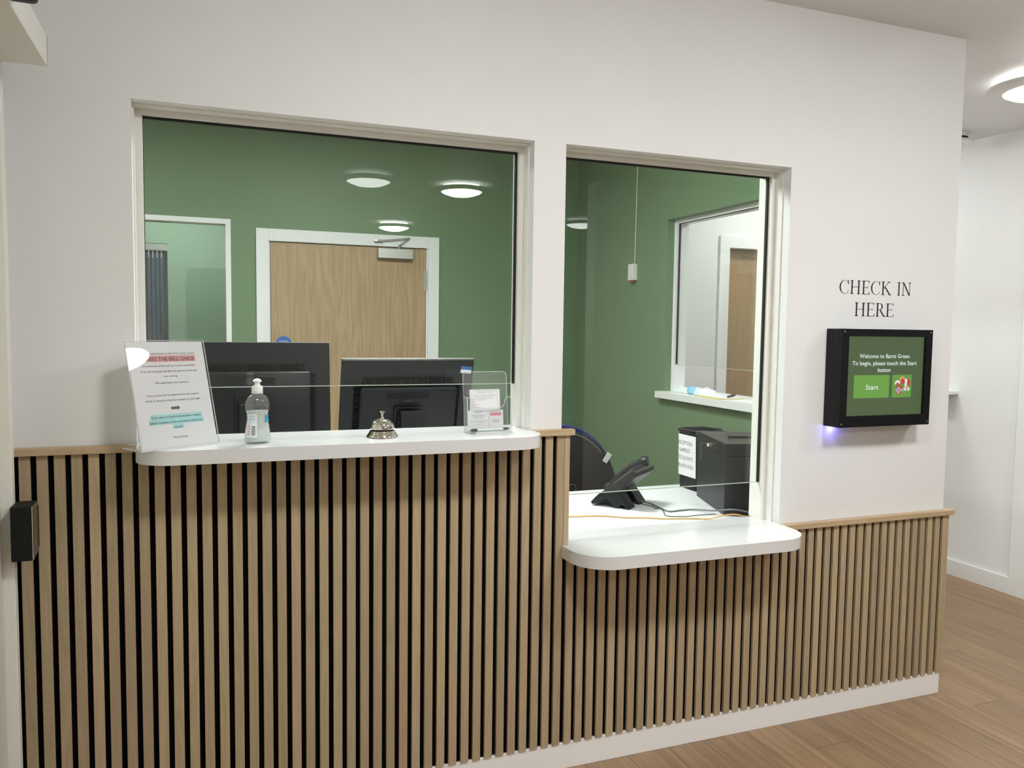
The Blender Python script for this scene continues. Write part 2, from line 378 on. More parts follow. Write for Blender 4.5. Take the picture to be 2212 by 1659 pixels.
# ---- internal windows in the front wall (frame beads, rubber gasket, pane, polished edge)
def window(name, x0, x1, zt, zg, rl, rr, zsill):
    t = struct(name, None)
    bm = nb()
    FD = TW
    box(bm, x0, x0 + .022, .080, FD, zsill, zt); box(bm, x1 - .020, x1, .080, FD + (.020 if x0 > 1.5 else 0), zsill, zt); box(bm, x0 + .022, x1 - .020, .080, FD, zt - .020, zt)
    for q in ((x0, x0 + .004, zsill, zt), (x1 - .004, x1, zsill, zt)): box(bm, q[0], q[1], .040, .0799, q[2], q[3])
    box(bm, x0 + .004, x1 - .004, .040, .0799, zt - .004, zt)
    obj('window_frame', bm, m_bead, t)
    gx0, gx1, gz1 = x0 + .022, x1 - .020, zt - .020
    bm = nb(); box(bm, gx0, gx0 + rl, .096, .106, zg, gz1); box(bm, gx1 - rr, gx1, .096, .106, zg, gz1); box(bm, gx0 + rl, gx1 - rr, .096, .106, gz1 - .006, gz1)
    obj('gasket', bm, m_gasket, t)
    p = obj('glass_pane', box(nb(), gx0 + rl, gx1 - rr, .098, .104, zg + .0015, gz1 - .006), m_glass, t)
    obj('polished_edge', box(nb(), gx0 + rl, gx1 - rr, .0978, .1042, zg - .0008, zg + .0014), m_edge, p)
    return t
window('window_1', XL, XR, ZT, 1.2965, .0015, .007, ZH)
window('window_2', X2L, X2R, ZT, .9085, .004, .007, ZL)
# side window between reception and corridor
t = struct('window_3', None)
bm = nb(); zs = 1.104
box(bm, RX + .05, XEND, WY1 - .024, WY1, zs, WZ1); box(bm, RX + .05, XEND, WY0, WY0 + .024, zs, WZ1); box(bm, RX + .05, XEND, WY0 + .024, WY1 - .024, WZ1 - .024, WZ1)
obj('window_frame', bm, m_trimw, t)
bm = nb(); box(bm, RX + .066, RX + .076, WY1 - .031, WY1 - .024, 1.272, WZ1 - .024); box(bm, RX + .066, RX + .076, WY0 + .024, WY0 + .034, 1.272, WZ1 - .024); box(bm, RX + .066, RX + .076, WY0 + .034, WY1 - .031, WZ1 - .026, WZ1 - .024)
obj('gasket', bm, m_gasket, t)
p = obj('glass_pane', box(nb(), RX + .068, RX + .074, WY0 + .034, WY1 - .031, 1.2725, WZ1 - .026), m_glass, t)
obj('polished_edge', box(nb(), RX + .0678, RX + .0742, WY0 + .034, WY1 - .031, 1.2700, 1.2724), m_edge, p)
bm = nb(); prism(bm, [(RX - .048, WY0 - .05), (RX, WY0 - .05), (RX, WY0), (XEND + .15, WY0), (XEND + .15, WY1), (RX, WY1), (RX, WY1 + .025), (RX - .048, WY1 + .025)], zs - .040, zs, 'z', .001)
obj('window_sill', bm, m_trimw, t)
# window through to the office behind
t = struct('window_4', None)
bm = nb(); fy0, fy1 = DY - .004, DY + .12
box(bm, NX0, NX0 + .032, fy0, fy1, NZ0, NZ1); box(bm, NX1 - .032, NX1, fy0, fy1, NZ0, NZ1); box(bm, NX0 + .032, NX1 - .032, fy0, fy1, NZ1 - .032, NZ1); box(bm, NX0 + .032, NX1 - .032, fy0, fy1, NZ0, NZ0 + .032)
obj('window_frame', bm, m_trimw, t)
obj('glass_pane', box(nb(), NX0 + .032, NX1 - .032, DY + .05, DY + .056, NZ0 + .032, NZ1 - .032), m_glass, t)
# office window with vertical blinds
t = struct('window_5', None)
obj('glass_pane', box(nb(), -.50, .150, 5.285, 5.29, .8, 2.172), m_blackg, t)
bm = nb(); box(bm, -.50, .150, 5.205, 5.245, 2.112, 2.168); obj('blind_rail', bm, m_silver, t)
bm = nb()
for k in range(18):
    x = -.48 + k * .0335
    if x > .10: break
    box(bm, x, x + .027, 5.224, 5.2255, .84, 2.09, mx=Matrix.Translation((x, 5.225, 0)) @ Matrix.Rotation(.35, 4, 'Z') @ Matrix.Translation((-x, -5.225, 0)))
obj('blind_slats', bm, m_blind, t)
bm = nb()
for k in range(18):
    x = -.48 + k * .0335
    if x > .10: break
    box(bm, x + .010, x + .014, 5.212, 5.216, 2.05, 2.115)
obj('blind_hangers', bm, m_white, t)

# ---- doors
def door(name, x0, x1, zt, y, lx0, lx1, lz, mleaf, fw, rec=0.):
    """opening x0..x1; architrave width fw"""
    t = struct(name, None)
    bm = nb(); a = .012
    box(bm, x0 - fw + a, x0 + a, y - .018, y - .0005, 0, zt + fw - a, .002); box(bm, x1 - a, x1 + fw - a, y - .018, y - .0005, 0, zt + fw - a, .002); box(bm, x0 + a, x1 - a, y - .018, y - .0005, zt - a, zt + fw - a, .002)
    box(bm, x0, lx0 - .003, y - .0004, y + .12, 0, zt); box(bm, lx1 + .003, x1, y - .0004, y + .12, 0, zt); box(bm, lx0 - .003, lx1 + .003, y - .0004, y + .12, lz + .003, zt)
    obj('door_frame', bm, m_trimw, t)
    bm = nb(); box(bm, lx0 - .0029, lx1 + .0029, rec + y + .058, rec + y + .06, .004, lz + .0029)
    obj('shadow_gap', bm, m_dark, t)
    leaf = obj('door_leaf', box(nb(), lx0, lx1, rec + y + .004, rec + y + .048, .006, lz, .001), mleaf, t)
    return t, leaf
d1, leaf = door('door_1', DX0, DX1, DZ1, DY, .850, 1.910, 2.034, m_door, .080)
for z in (1.742, .95, .22):
    bm = nb(); tube(bm, [(1.9115, DY - .004, z), (1.9115, DY - .004, z + .14)], .007, 12)
    box(bm, 1.897, 1.912, DY + .001, DY + .0045, z, z + .14)
    obj('hinge', bm, m_silver, d1, smooth=True)
# overhead closer
cl = obj('door_closer', box(nb(), 1.560, 1.806, DY - .050, DY + .0035, 1.955, 2.022, .002), m_silver, d1)
bm = nb()
tube(bm, [(1.712, DY - .025, 2.022), (1.712, DY - .025, 2.052)], .009, 10)
prism(bm, [(1.705, 2.046), (1.716, 2.040), (1.790, 2.098), (1.782, 2.106)], DY - .030, DY - .024, 'y')
prism(bm, [(1.775, 2.094), (1.786, 2.106), (1.640, 2.086), (1.560, 2.078), (1.560, 2.069), (1.640, 2.074)], DY - .036, DY - .030, 'y')
box(bm, 1.535, 1.597, DY - .034, DY - .017, 2.062, 2.082, .002)
obj('closer_arm', bm, mat('closer_arm_steel', (.30, .28, .26), .35, 1.), cl, smooth=True)
# round mandatory sign
SX, SZ = .932, 1.358
st = obj('door_sign', lathe(nb(), [(0, .0), (.052, .0), (.052, .0015), (0, .0015)], 40, sx=1, sy=1), m_bluest, d1, mx=frame((SX, DY + .0038, SZ), (1, 0, 0), (0, 0, 1)))
bm = nb(); 
for s, z, h in (('Fire door', .014, .011), ('keep shut', -.006, .011)):
    text_bm(bm, s, 0, z, h, align='C')
flatobj('sign_lettering', bm, m_white, st, Matrix.Translation((0, 0, .0022)))
d2, leaf2 = door('door_2', ED0, ED1, 2.055, CY, 3.752, 4.643, 2.040, m_door2, .078, .055)

# ================================================================ LAMPS
def make_lamp(name, label, Ls, loc, group, s=1.):
    t = thing(name, label, 'ceiling light', loc, 0, group)
    obj('lamp_base', lathe(nb(), [(0, 0), (.125 * s, 0), (.125 * s, -.030), (0, -.030)], 40), m_white, t, smooth=True)
    obj('uplight_ring', lathe(nb(), [(.1251 * s, -.012), (.150 * s, -.012), (.150 * s, -.030), (.1251 * s, -.030)], 48), emis('uplight_%d' % Ls, (.985, 1, .985), Ls * .32), t)
    obj('lamp_ring', lathe(nb(), [(.163 * s, -.062), (.205 * s, -.052), (.226 * s, -.043), (.226 * s, -.037), (.200 * s, -.032), (.125 * s, -.0301), (.125 * s, -.052)], 64), m_ring, t, smooth=True)
    obj('diffuser', lathe(nb(), [(0, -.098), (.05 * s, -.096), (.10 * s, -.087), (.14 * s, -.073), (.162 * s, -.060), (.162 * s, -.054), (0, -.054)], 64), emis('diffuser_%d' % Ls, (.985, 1, .985), Ls), t, smooth=True)
    return t
make_lamp('ceiling_light', 'round ceiling light with pale ring glowing over the corridor right of the kiosk', CORR_L, (3.965, .20, ZC), 'round hall ceiling lights')
make_lamp('ceiling_light', 'round hall ceiling light nearest to the long reception counter', HALL_L * .98, (2.57, -1.40, ZC), 'round hall ceiling lights')
make_lamp('ceiling_light', 'round hall ceiling light over the left part of the long reception counter', HALL_L * .95, (1.15, -1.42, ZC), 'round hall ceiling lights')
make_lamp('ceiling_light', 'round hall ceiling light facing the check-in kiosk', HALL_L * .6, (3.95, -1.20, ZC), 'round hall ceiling lights')
make_lamp('ceiling_light', 'round hall ceiling light reflected largest and brightest in the big window', HALL_L, (2.39, -3.70, ZC), 'round hall ceiling lights')
make_lamp('ceiling_light', 'round hall ceiling light reflected above the closer of the oak door', HALL_L, (2.41, -6.25, ZC), 'round hall ceiling lights')
make_lamp('ceiling_light', 'dimmed round hall ceiling light reflected palely left of the bright one', 9, (1.61, -3.56, ZC), 'round hall ceiling lights')
make_lamp('ceiling_light', 'round hall ceiling light half reflected at left edge of the small window', 9, (4.15, -5.10, ZC), 'round hall ceiling lights')
make_lamp('ceiling_light', 'unseen round light added deep in the corridor to brighten its end wall', 40, (3.95, 1.62, ZC), 'round hall ceiling lights')  # added lamp hidden from the camera, lifts the dim corridor end wall
# reception and office luminaires above the visible part of the rooms
def panel_lamp(label, loc, Ls):
    t = thing('ceiling_panel_light', label, 'ceiling light', loc, 0, 'square panel lights of the back rooms')
    bm = nb(); w = .30
    for q in ((-w, w, -w, -w + .015), (-w, w, w - .015, w), (-w, -w + .015, -w + .015, w - .015), (w - .015, w, -w + .015, w - .015)): box(bm, q[0], q[1], q[2], q[3], -.012, 0)
    obj('panel_frame', bm, m_white, t)
    obj('panel_diffuser', box(nb(), -w + .015, w - .015, -w + .015, w - .015, -.008, -.002), emis('panel_%d' % Ls, (.95, 1, .98), Ls), t)
panel_lamp('square panel light in the middle of the green reception room', (1.35, 1.12, ZR), 66)
panel_lamp('square panel light at the left end of the green reception room', (-.35, 1.45, ZR), 42)
panel_lamp('square panel light in the pale green office', (.2, 4.3, ZR), 30)
# detector on the corridor ceiling
t = thing('ceiling_detector', 'white round ceiling detector on a dark base just past the wall corner', 'detector', (4.50, 1.10, ZC))
obj('mounting_base', lathe(nb(), [(0, 0), (.050, 0), (.050, -.022), (0, -.022)], 32), m_white, t, smooth=True)
obj('dark_gap', lathe(nb(), [(0, -.022), (.055, -.022), (.055, -.034), (0, -.034)], 32), m_dark, t, smooth=True)
obj('detector_head', lathe(nb(), [(0, -.034), (.06, -.034), (.085, -.046), (.088, -.056), (.078, -.072), (.03, -.080), (0, -.080)], 40), m_white, t, smooth=True)
# shelf in the corridor
t = thing('wall_shelf', 'narrow white shelf on the corridor wall seen right of the kiosk corner', 'shelf', (CW, 1.19, 1.135))
obj('shelf_board', box(nb(), -.30, 0, 0, .80, -.020, 0, .001), m_trimw, t)
obj('bracket', prism(nb(), [(0, -.020), (-.10, -.020), (0, -.09)], .10, .106, 'y'), m_white, t)
bm = nb(); lathe(bm, [(0, 0), (.022, 0), (.022, .05), (.015, .055), (.015, .065), (.008, .065), (.006, .09), (0, .09)], 20)
tag(obj('pump_bottle', bm, m_blackg, smooth=True), 'small black bottle on the corridor shelf', 'bottle').location = (CW - .155, 1.28, 1.135)

# ================================================================ SLATTED PANELLING
def slats(bm, i0, i1, z0, z1, dx=0.):
    for i in range(i0, i1 + 1):
        x = .04 * i + dx
        box(bm, x - .0259, x, -.0205, -.0091, z0, z1, .0008, 1)
t = thing('slatted_wall_panel', 'tall oak slatted panelling with black gaps under the long white counter', 'wall panelling', (0, 0, 0), 0, 'oak slatted panelling below the windows')
z0 = .0925
bm = nb(); box(bm, -.060, 1.5205, -.009, -.0003, z0, 1.1335)
obj('backing_board', bm, m_felt, t)
bm = nb(); slats(bm, 0, 38, z0 - .004, 1.1335); obj('slats', bm, m_slat, t)
bm = nb(); box(bm, 1.5207, 1.540, -.0210, -.0003, ZL + .0008, 1.1335, .001); obj('end_trim', bm, m_trimoak, t)
bm = nb(); box(bm, -.060, XL - .001, -.032, -.0003, 1.134, 1.1535, .001); box(bm, XR + .001, 1.553, -.032, -.0003, 1.134, 1.1535, .001)
obj('cap_rail', bm, m_cap, t)
t = thing('slatted_wall_panel', 'low oak slatted panelling under the small window and the check-in kiosk', 'wall panelling', (0, 0, 0), 0, 'oak slatted panelling below the windows')
zl1 = .7475
bm = nb(); box(bm, 1.5210, XEND + .0015, -.009, -.0003, z0, ZL - .043); box(bm, X2R + .002, XEND + .0015, -.009, -.0003, ZL - .043, zl1)
obj('backing_board', bm, m_felt, t)
bm = nb(); slats(bm, 39, 58, z0 - .004, ZL - .0415, .002); slats(bm, 59, 80, z0 - .004, zl1, .001); box(bm, XEND - .020, XEND + .004, -.0205, -.0091, z0 - .004, zl1, .0008, 1)
obj('slats', bm, m_slat, t)
bm = nb(); box(bm, XEND + .0045, XEND + .012, -.0210, .03, z0 - .004, zl1, .001); obj('end_trim', bm, m_trimoak, t)
bm = nb(); box(bm, X2R + .001, XEND + .030, -.032, -.0003, zl1 + .0005, ZL, .001); box(bm, XEND + .001, XEND + .030, -.0002, .05, zl1 + .0005, ZL, .001)
obj('cap_rail', bm, m_cap, t)

# ================================================================ COUNTERS
bm = nb(); pts = [(XL + .0005, .0), *[(XL + .0005 + .10 - .10 * math.cos(a), -.065 - .10 * math.sin(a)) for a in [math.radians(9 * k) for k in range(11)]],
                   *[(XR - .0005 - .10 + .10 * math.sin(a), -.065 - .10 * math.cos(a)) for a in [math.radians(9 * k) for k in range(11)]], (XR - .0005, 0), (XR - .0005, .150), (XL + .0005, .150)]
prism(bm, pts, ZH - .038, ZH, 'z', .0012)
tag(obj('reception_counter', bm, m_counter, smooth=True), 'long high white counter with rounded ends under the large window', 'counter')
bm = nb(); R = .125; f = -.200
pts = [(X2L + .0008, -.0105), (X2L + .0008, f + R), *[(X2L + .0008 + R - R * math.cos(a), f + R - R * math.sin(a)) for a in [math.radians(7.5 * k) for k in range(1, 13)]],
       *[(X2R - .0005 - R + R * math.sin(a), f + R - R * math.cos(a)) for a in [math.radians(7.5 * k) for k in range(13)]], (X2R - .0005, .1345), (X2L + .0008, .1345)]
prism(bm, pts, ZL - .041, ZL, 'z', .0012)
tag(obj('reception_counter', bm, m_counter, smooth=True), 'short low white counter with rounded corners under the small window', 'counter')

# reception desk inside
DZ = .742
t = thing('reception_desk', 'white desk inside reception behind the low counter', 'desk', (0, 0, 0))
obj('desk_top', box(nb(), -.9, RX - .002, .1350, .893, DZ - .025, DZ, .001), m_desk, t)
for x in (-.85, .1, 1.0, 1.9, 2.95): obj('leg_panel', box(nb(), x, x + .025, .20, .85, 0, DZ - .0255), m_desk, t)

# ================================================================ KIOSK
KX0, KX1, KZ0, KZ1, KY = 2.600, 3.044, 1.130, 1.4945, -.080
t = thing('check_in_kiosk', 'black wall-mounted touch-screen check-in kiosk with a green screen', 'kiosk', (KX0, 0, KZ0))
K = Matrix.Translation((-KX0, 0, -KZ0))
bm = nb(); box(bm, KX0, KX1, -.066, -.0005, KZ0, KZ1, .002)
obj('housing', bm, m_kiosk, t).matrix_local = K
sx0, sx1, sz0, sz1 = 2.634, 3.012, 1.171, 1.467
bm = nb(); yy0, yy1 = KY, -.0665
bw = ((KX0, sx0, KZ0, KZ1), (sx1, KX1, KZ0, KZ1), (sx0, sx1, KZ0, sz0), (sx0, sx1, sz1, KZ1))
for q in bw: box(bm, q[0], q[1], yy0, yy1, q[2], q[3])
obj('bezel', bm, m_kiosk, t).matrix_local = K
for x, z in ((KX0 + .012, KZ0 + .012), (KX1 - .010, KZ0 + .012), (KX0 + .012, KZ1 - .010), (KX1 - .010, KZ1 - .010)):
    obj('screw', lathe(nb(), [(0, 0), (.0032, 0), (.0026, .0014), (0, .0018)], 14), m_silver, t, smooth=True, mx=K @ frame((x, KY, z), (1, 0, 0), (0, 0, 1)))
SWd, SHt = sx1 - sx0, sz1 - sz0
sm = obj('screen', box(nb(), 0, SWd, 0, SHt, -.004, 0), scr('green', (.078, .118, .052), .95), t, mx=K @ frame((sx0, -.0690, sz0), (1, 0, 0), (0, 0, 1)))
def srect(n, x0, x1, y0, y1, r, z, mm):
    bm = nb(); flat(bm, rrect(x0 * SWd, x1 * SWd, (1 - y1) * SHt, (1 - y0) * SHt, r, 4), z); flatobj(n, bm, mm, sm, Matrix.Identity(4))
srect('start_button', .105, .560, .487, .778, .004, .0004, scr('btn', (.145, .335, .060), 1.))
srect('language_button', .598, .855, .487, .778, .004, .0004, scr('btn2', (.130, .310, .055), 1.))
bm = nb()
for s, x0, x1, yb, h in (('Welcome to Barnt Green.', .163, .822, .272, .052), ('To begin, please touch the Start', .075, .912, .362, .052), ('button', .402, .567, .448, .052)):
    text_bm(bm, s, x0 * SWd, (1 - yb) * SHt, h * SHt * 1.0, x1 * SWd, bold=.008)
flatobj('screen_lettering', bm, scr('white', (.72, .82, .80), 1.), sm, Matrix.Translation((0, 0, .0009)))
bm = nb(); text_bm(bm, 'Start', .256 * SWd, (1 - .672) * SHt, .062 * SHt, .418 * SWd, bold=.008); flatobj('button_lettering', bm, scr('white', (.72, .82, .80), 1.), sm, Matrix.Translation((0, 0, .0009)))
def disc(bm, cx, cy, r, z, a0=0, a1=360, n=20): flat(bm, [(cx + r * math.cos(math.radians(a0 + (a1 - a0) * k / n)), cy + r * math.sin(math.radians(a0 + (a1 - a0) * k / n))) for k in range(n + (0 if a1 - a0 == 360 else 1))], z)
def SP(x, y): return (x * SWd, (1 - y) * SHt)
def flag(nm, parts):
    for k, (col, f) in enumerate(parts):
        bm = nb(); f(bm, .0008 + .0002 * k); flatobj(nm, bm, scr(col[0], col[1]), sm, Matrix.Identity(4))
RD = ('fred', (.50, .06, .05)); WH = ('fwhite', (.72, .74, .70)); BL = ('fblue', (.03, .04, .14)); OR = ('forange', (.60, .30, .14)); GN = ('fgreen', (.06, .25, .05))
r = .034 * SWd
flag('flag_icon', [(OR, lambda b, z: disc(b, *SP(.728, .555), r * 1.15, z)), (RD, lambda b, z: disc(b, *SP(.736, .575), r * .85, z))])
flag('flag_icon', [(WH, lambda b, z: disc(b, *SP(.668, .605), r * 1.1, z, 10, 190)), (GN, lambda b, z: disc(b, *SP(.668, .605), r * .9, z, 190, 350)), (RD, lambda b, z: disc(b, *SP(.668, .61), r * .55, z))])
flag('flag_icon', [(RD, lambda b, z: disc(b, *SP(.800, .585), r * 1.15, z)), (WH, lambda b, z: flat(b, [SP(.765, .54), SP(.795, .54), SP(.792, .64), SP(.762, .64)], z))])
flag('flag_icon', [(OR, lambda b, z: disc(b, *SP(.790, .672), r * 1.1, z, 10, 170)), (WH, lambda b, z: flat(b, [SP(.752, .656), SP(.830, .656), SP(.830, .690), SP(.752, .690)], z)), (BL, lambda b, z: disc(b, *SP(.791, .673), r * .25, z))])
flag('flag_icon', [(RD, lambda b, z: disc(b, *SP(.695, .680), r * 1.35, z)), (WH, lambda b, z: flat(b, [SP(.650, .672), SP(.742, .672), SP(.742, .698), SP(.650, .698)], z)), (WH, lambda b, z: flat(b, [SP(.672, .645), SP(.696, .645), SP(.696, .728), SP(.672, .728)], z)),
                   (BL, lambda b, z: flat(b, [SP(.650, .680), SP(.742, .680), SP(.742, .690), SP(.650, .690)], z)), (BL, lambda b, z: flat(b, [SP(.680, .645), SP(.688, .645), SP(.688, .728), SP(.680, .728)], z))])
obj('status_light', lathe(nb(), [(0, -.004), (.006, -.004), (.006, 0), (0, 0)], 16), emis('blue_led', (.12, .12, 1.), 45), t, mx=K @ Matrix.Translation((2.635, -.022, KZ0)))
pl = bpy.data.lights.new('status_glow', 'POINT'); pl.energy = .10; pl.color = (.25, .22, 1.); pl.shadow_soft_size = .006
po = bpy.data.objects.new('status_glow', pl); C.objects.link(po); po.parent = t; po.matrix_local = K @ Matrix.Translation((2.635, -.022, KZ0 - .012))

# serif wall lettering, drawn as strokes (unit: cap height 1)
def seg(bm, a, b, w, w2=None):
    a, b = Vector(a), Vector(b); d = (b - a).normalized(); n = Vector((-d.y, d.x)); w2 = w if w2 is None else w2
    flat(bm, [tuple(a + n * w / 2), tuple(a - n * w / 2), tuple(b - n * w2 / 2), tuple(b + n * w2 / 2)])
def arc(bm, cx, cy, rx, ry, a0, a1, wf, n=28):
    o, i = [], []
    for k in range(n + 1):
        a = math.radians(a0 + (a1 - a0) * k / n); w = wf(a)
        o.append((cx + (rx + w / 2) * math.cos(a), cy + (ry + w * .35) * math.sin(a))); i.append((cx + (rx - w / 2) * math.cos(a), cy + (ry - w * .35) * math.sin(a)))
    for k in range(n): flat(bm, [o[k], o[k + 1], i[k + 1], i[k]])
TH, TN, SE = .105, .036, .030
def serif(bm, x, y, hw=.13):
    s = 1 if y < .5 else -1
    flat(bm, [(x - hw, y), (x + hw, y), (x + hw, y + s * SE * .8), (x + TH * .5, y + s * .07), (x - TH * .5, y + s * .07), (x - hw, y + s * SE * .8)][::1])
def glyph(bm, ch):
    if ch == 'C':
        arc(bm, .42, .5, .36, .49, 48, 312, lambda a: .035 + .075 * max(0, -math.cos(a)) ** 1.2)
        flat(bm, [(.655, .70), (.70, .70), (.69, 1.0), (.66, 1.0), (.62, .88)]); flat(bm, [(.655, .22), (.70, .25), (.66, .11), (.62, .10)]); return .74
    if ch in 'HNKIER':
        if ch != 'N': seg(bm, (.15, 0), (.15, 1), TH); serif(bm, .15, 0); serif(bm, .15, 1)
    if ch == 'H':
        seg(bm, (.66, 0), (.66, 1), TH); serif(bm, .66, 0); serif(bm, .66, 1); seg(bm, (.15, .52), (.66, .52), TN); return .82
    if ch == 'I': return .30
    if ch == 'E':
        seg(bm, (.15, .982), (.56, .982), TN); seg(bm, (.15, .52), (.46, .52), TN); seg(bm, (.15, .018), (.58, .018), TN)
        flat(bm, [(.50, 1), (.575, 1), (.575, .82), (.55, .82)]); flat(bm, [(.53, 0), (.60, 0), (.64, .20), (.61, .20)]); flat(bm, [(.44, .43), (.47, .43), (.47, .61), (.44, .61)]); return .64
    if ch == 'K':
        seg(bm, (.17, .46), (.58, .97), TN * 1.2); seg(bm, (.30, .60), (.70, .02), TH * .95); serif(bm, .60, 1, .12); serif(bm, .70, 0, .12); return .78
    if ch == 'N':
        seg(bm, (.15, 0), (.15, 1), TN * 1.3); serif(bm, .15, 0, .11); serif(bm, .12, 1, .11); seg(bm, (.16, .98), (.68, .03), TH); seg(bm, (.69, -.02), (.69, 1), TN * 1.3); serif(bm, .69, 1, .11); return .82
    if ch == 'R':
        arc(bm, .30, .745, .20, .235, -90, 90, lambda a: .04 + .06 * max(0, math.cos(a))); seg(bm, (.15, .982), (.30, .982), TN); seg(bm, (.15, .51), (.30, .51), TN)
        seg(bm, (.33, .52), (.66, .02), TH * .9); serif(bm, .68, 0, .10); return .72
    return .34
def serif_text(s, x0, x1, z, h):
    bm = nb(); x = 0
    for ch in s:
        g = nb(); w = glyph(g, ch) if ch != ' ' else .30
        for v in g.verts: v.co.x += x
        me = bpy.data.meshes.new('g'); g.to_mesh(me); g.free(); bm.from_mesh(me); bpy.data.meshes.remove(me)
        x += w + .065
    xs = [v.co.x for v in bm.verts]; a, b = min(xs), max(xs)
    for v in bm.verts: v.co.x = x0 + (v.co.x - a) * (x1 - x0) / (b - a); v.co.y = z + v.co.y * h
    return bm
t = thing('wall_lettering', 'black serif lettering CHECK IN HERE on the white wall above the kiosk', 'lettering', (2.65, -.0006, 1.54))
for nm, s, x0, x1, z in (('word', 'CHECK', 2.652, 2.908, 1.6265), ('word', 'IN', 2.9375, 3.007, 1.6265), ('word', 'HERE', 2.730, 2.925, 1.5435)):
    flatobj(nm, serif_text(s, x0, x1, z, .0515), m_ink, t, Matrix.Translation((-2.65, 0, -1.54)) @ frame((0, 0, 0), (1, 0, 0), (0, 0, 1)))

# ================================================================ THINGS ON THE HIGH COUNTER
# --- acrylic sign
P0 = Vector((.273, -.172, ZH + .0005)); dv = Vector((.188, .117, 0)).normalized(); nbk = Vector((-dv.y, dv.x, 0)); w = .2215
upv = (nbk * .075 + Vector((0, 0, .281))); Ht = upv.length
t = thing('sign_holder', 'leaning clear acrylic stand holding a white notice about the bell', 'sign', P0, 0)
G = frame((0, 0, 0), dv, upv)
p = obj('acrylic_sheet', box(nb(), 0, w, 0, Ht, -.0015, .0015), m_acrs, t, mx=G)
obj('acrylic_edge', box(box(box(nb(), -.0006, 0, 0, Ht, -.0016, .0016), w, w + .0006, 0, Ht, -.0016, .0016), 0, w, Ht, Ht + .0006, -.0016, .0016), m_acre, p)
bm = nb(); box(bm, 0, w, 0, .095, 0, .003)
p2 = obj('acrylic_foot', bm, m_acrs, t, mx=frame((0, 0, 0), dv, nbk))
obj('acrylic_edge', box(box(nb(), -.0010, 0, 0, .095, -.0001, .0034), 0, w, -.0012, 0, -.0001, .0034), m_acre, p2)
pp = obj('paper_notice', box(nb(), .004, w - .004, .004, Ht - .003, -.0024, -.0018), m_paper, t, mx=G)
def nx(u): return u * w
def ny(v): return (1 - v) * Ht
bm = nb()
# text rows measured on the sheet: (text, u0, u1, v baseline, cap height)
rows = [('no receptionists on the front desk, please', .20, .86, .128, .0052, 0), ('and someone will be with you as soon as possible.', .17, .84, .243, .0052, 0),
        ('If you do not press the bell, we may not know you', .145, .855, .294, .0056, 0), ('are waiting.', .42, .595, .340, .0052, 0), ('We appreciate your patience', .295, .72, .400, .0052, 0),
        ('If you are here for an appointment you need to', .165, .835, .515, .0056, 0), ('check in using the check in monitor to your right.', .145, .845, .563, .0056, 0),
        ('If you want to submit a prescription request,', .185, .815, .716, .0056, 0), ('please complete a form and place in black box', .155, .825, .764, .0056, 0), ('outside.', .445, .56, .812, .0056, 0),
        ('Many thanks', .415, .60, .905, .0056, 0)]
for s, u0, u1, v, h, b in rows: text_bm(bm, s, nx(u0), ny(v), h, nx(u1), bold=.012 if .6 < v < .85 else 0.)
text_bm(bm, 'PRESS THE BELL ONCE', nx(.20), ny(.188), .0098, nx(.84), bold=.02)
flat(bm, [(nx(.445), ny(.640)), (nx(.525), ny(.640)), (nx(.525), ny(.650)), (nx(.560), ny(.629)), (nx(.525), ny(.606)), (nx(.525), ny(.617)), (nx(.445), ny(.617))][::-1])
flatobj('printed_text', bm, m_inkg, pp, Matrix.Translation((0, 0, -.0012)))
bm = nb(); flat(bm, [(nx(.19), ny(.197)), (nx(.86), ny(.197)), (nx(.86), ny(.140)), (nx(.19), ny(.140))]); flatobj('pink_highlight', bm, m_pink, pp, Matrix.Translation((0, 0, -.0015)))
bm = nb()
for u0, u1, v0, v1 in ((.175, .83, .682, .726), (.145, .84, .728, .774), (.43, .575, .776, .820)): flat(bm, [(nx(u0), ny(v1)), (nx(u1), ny(v1)), (nx(u1), ny(v0)), (nx(u0), ny(v0))])
flatobj('cyan_highlight', bm, m_cyan, pp, Matrix.Translation((0, 0, -.0015)))

# --- hand gel bottle
t = thing('gel_bottle', 'waisted clear hand-gel bottle with white cap beside the leaning sign', 'bottle', (.560, -.070, ZH + .0005), math.radians(20))
prof = [(0, .002), (.026, 0), (.0335, .002), (.0355, .012), (.0345, .030), (.0315, .050), (.0285, .068), (.029, .078), (.0325, .094), (.0335, .104), (.031, .117), (.024, .130), (.0155, .1345), (.0120, .136), (.0120, .1405)]
obj('bottle_body', lathe(nb(), prof, 48, sx=1.03, sy=.72), m_pet, t, smooth='all')
prof2 = [(0, .004), (.031, .005), (.0340, .013), (.0330, .030), (.030, .050), (.0271, .068), (.0278, .080), (.0300, .0895), (0, .0895)]
obj('gel', lathe(nb(), prof2, 48, sx=1.03, sy=.70), m_gel, t, smooth=True)
obj('cap', lathe(nb(), [(.0153, .1375), (.0155, .140), (.0135, .1405), (.0150, .1415), (.0148, .155), (.0125, .1585), (.008, .159), (.0072, .166), (.0075, .168), (.0115, .1695), (.0118, .173), (.006, .1775), (0, .179)], 40), m_white, t, smooth=True)
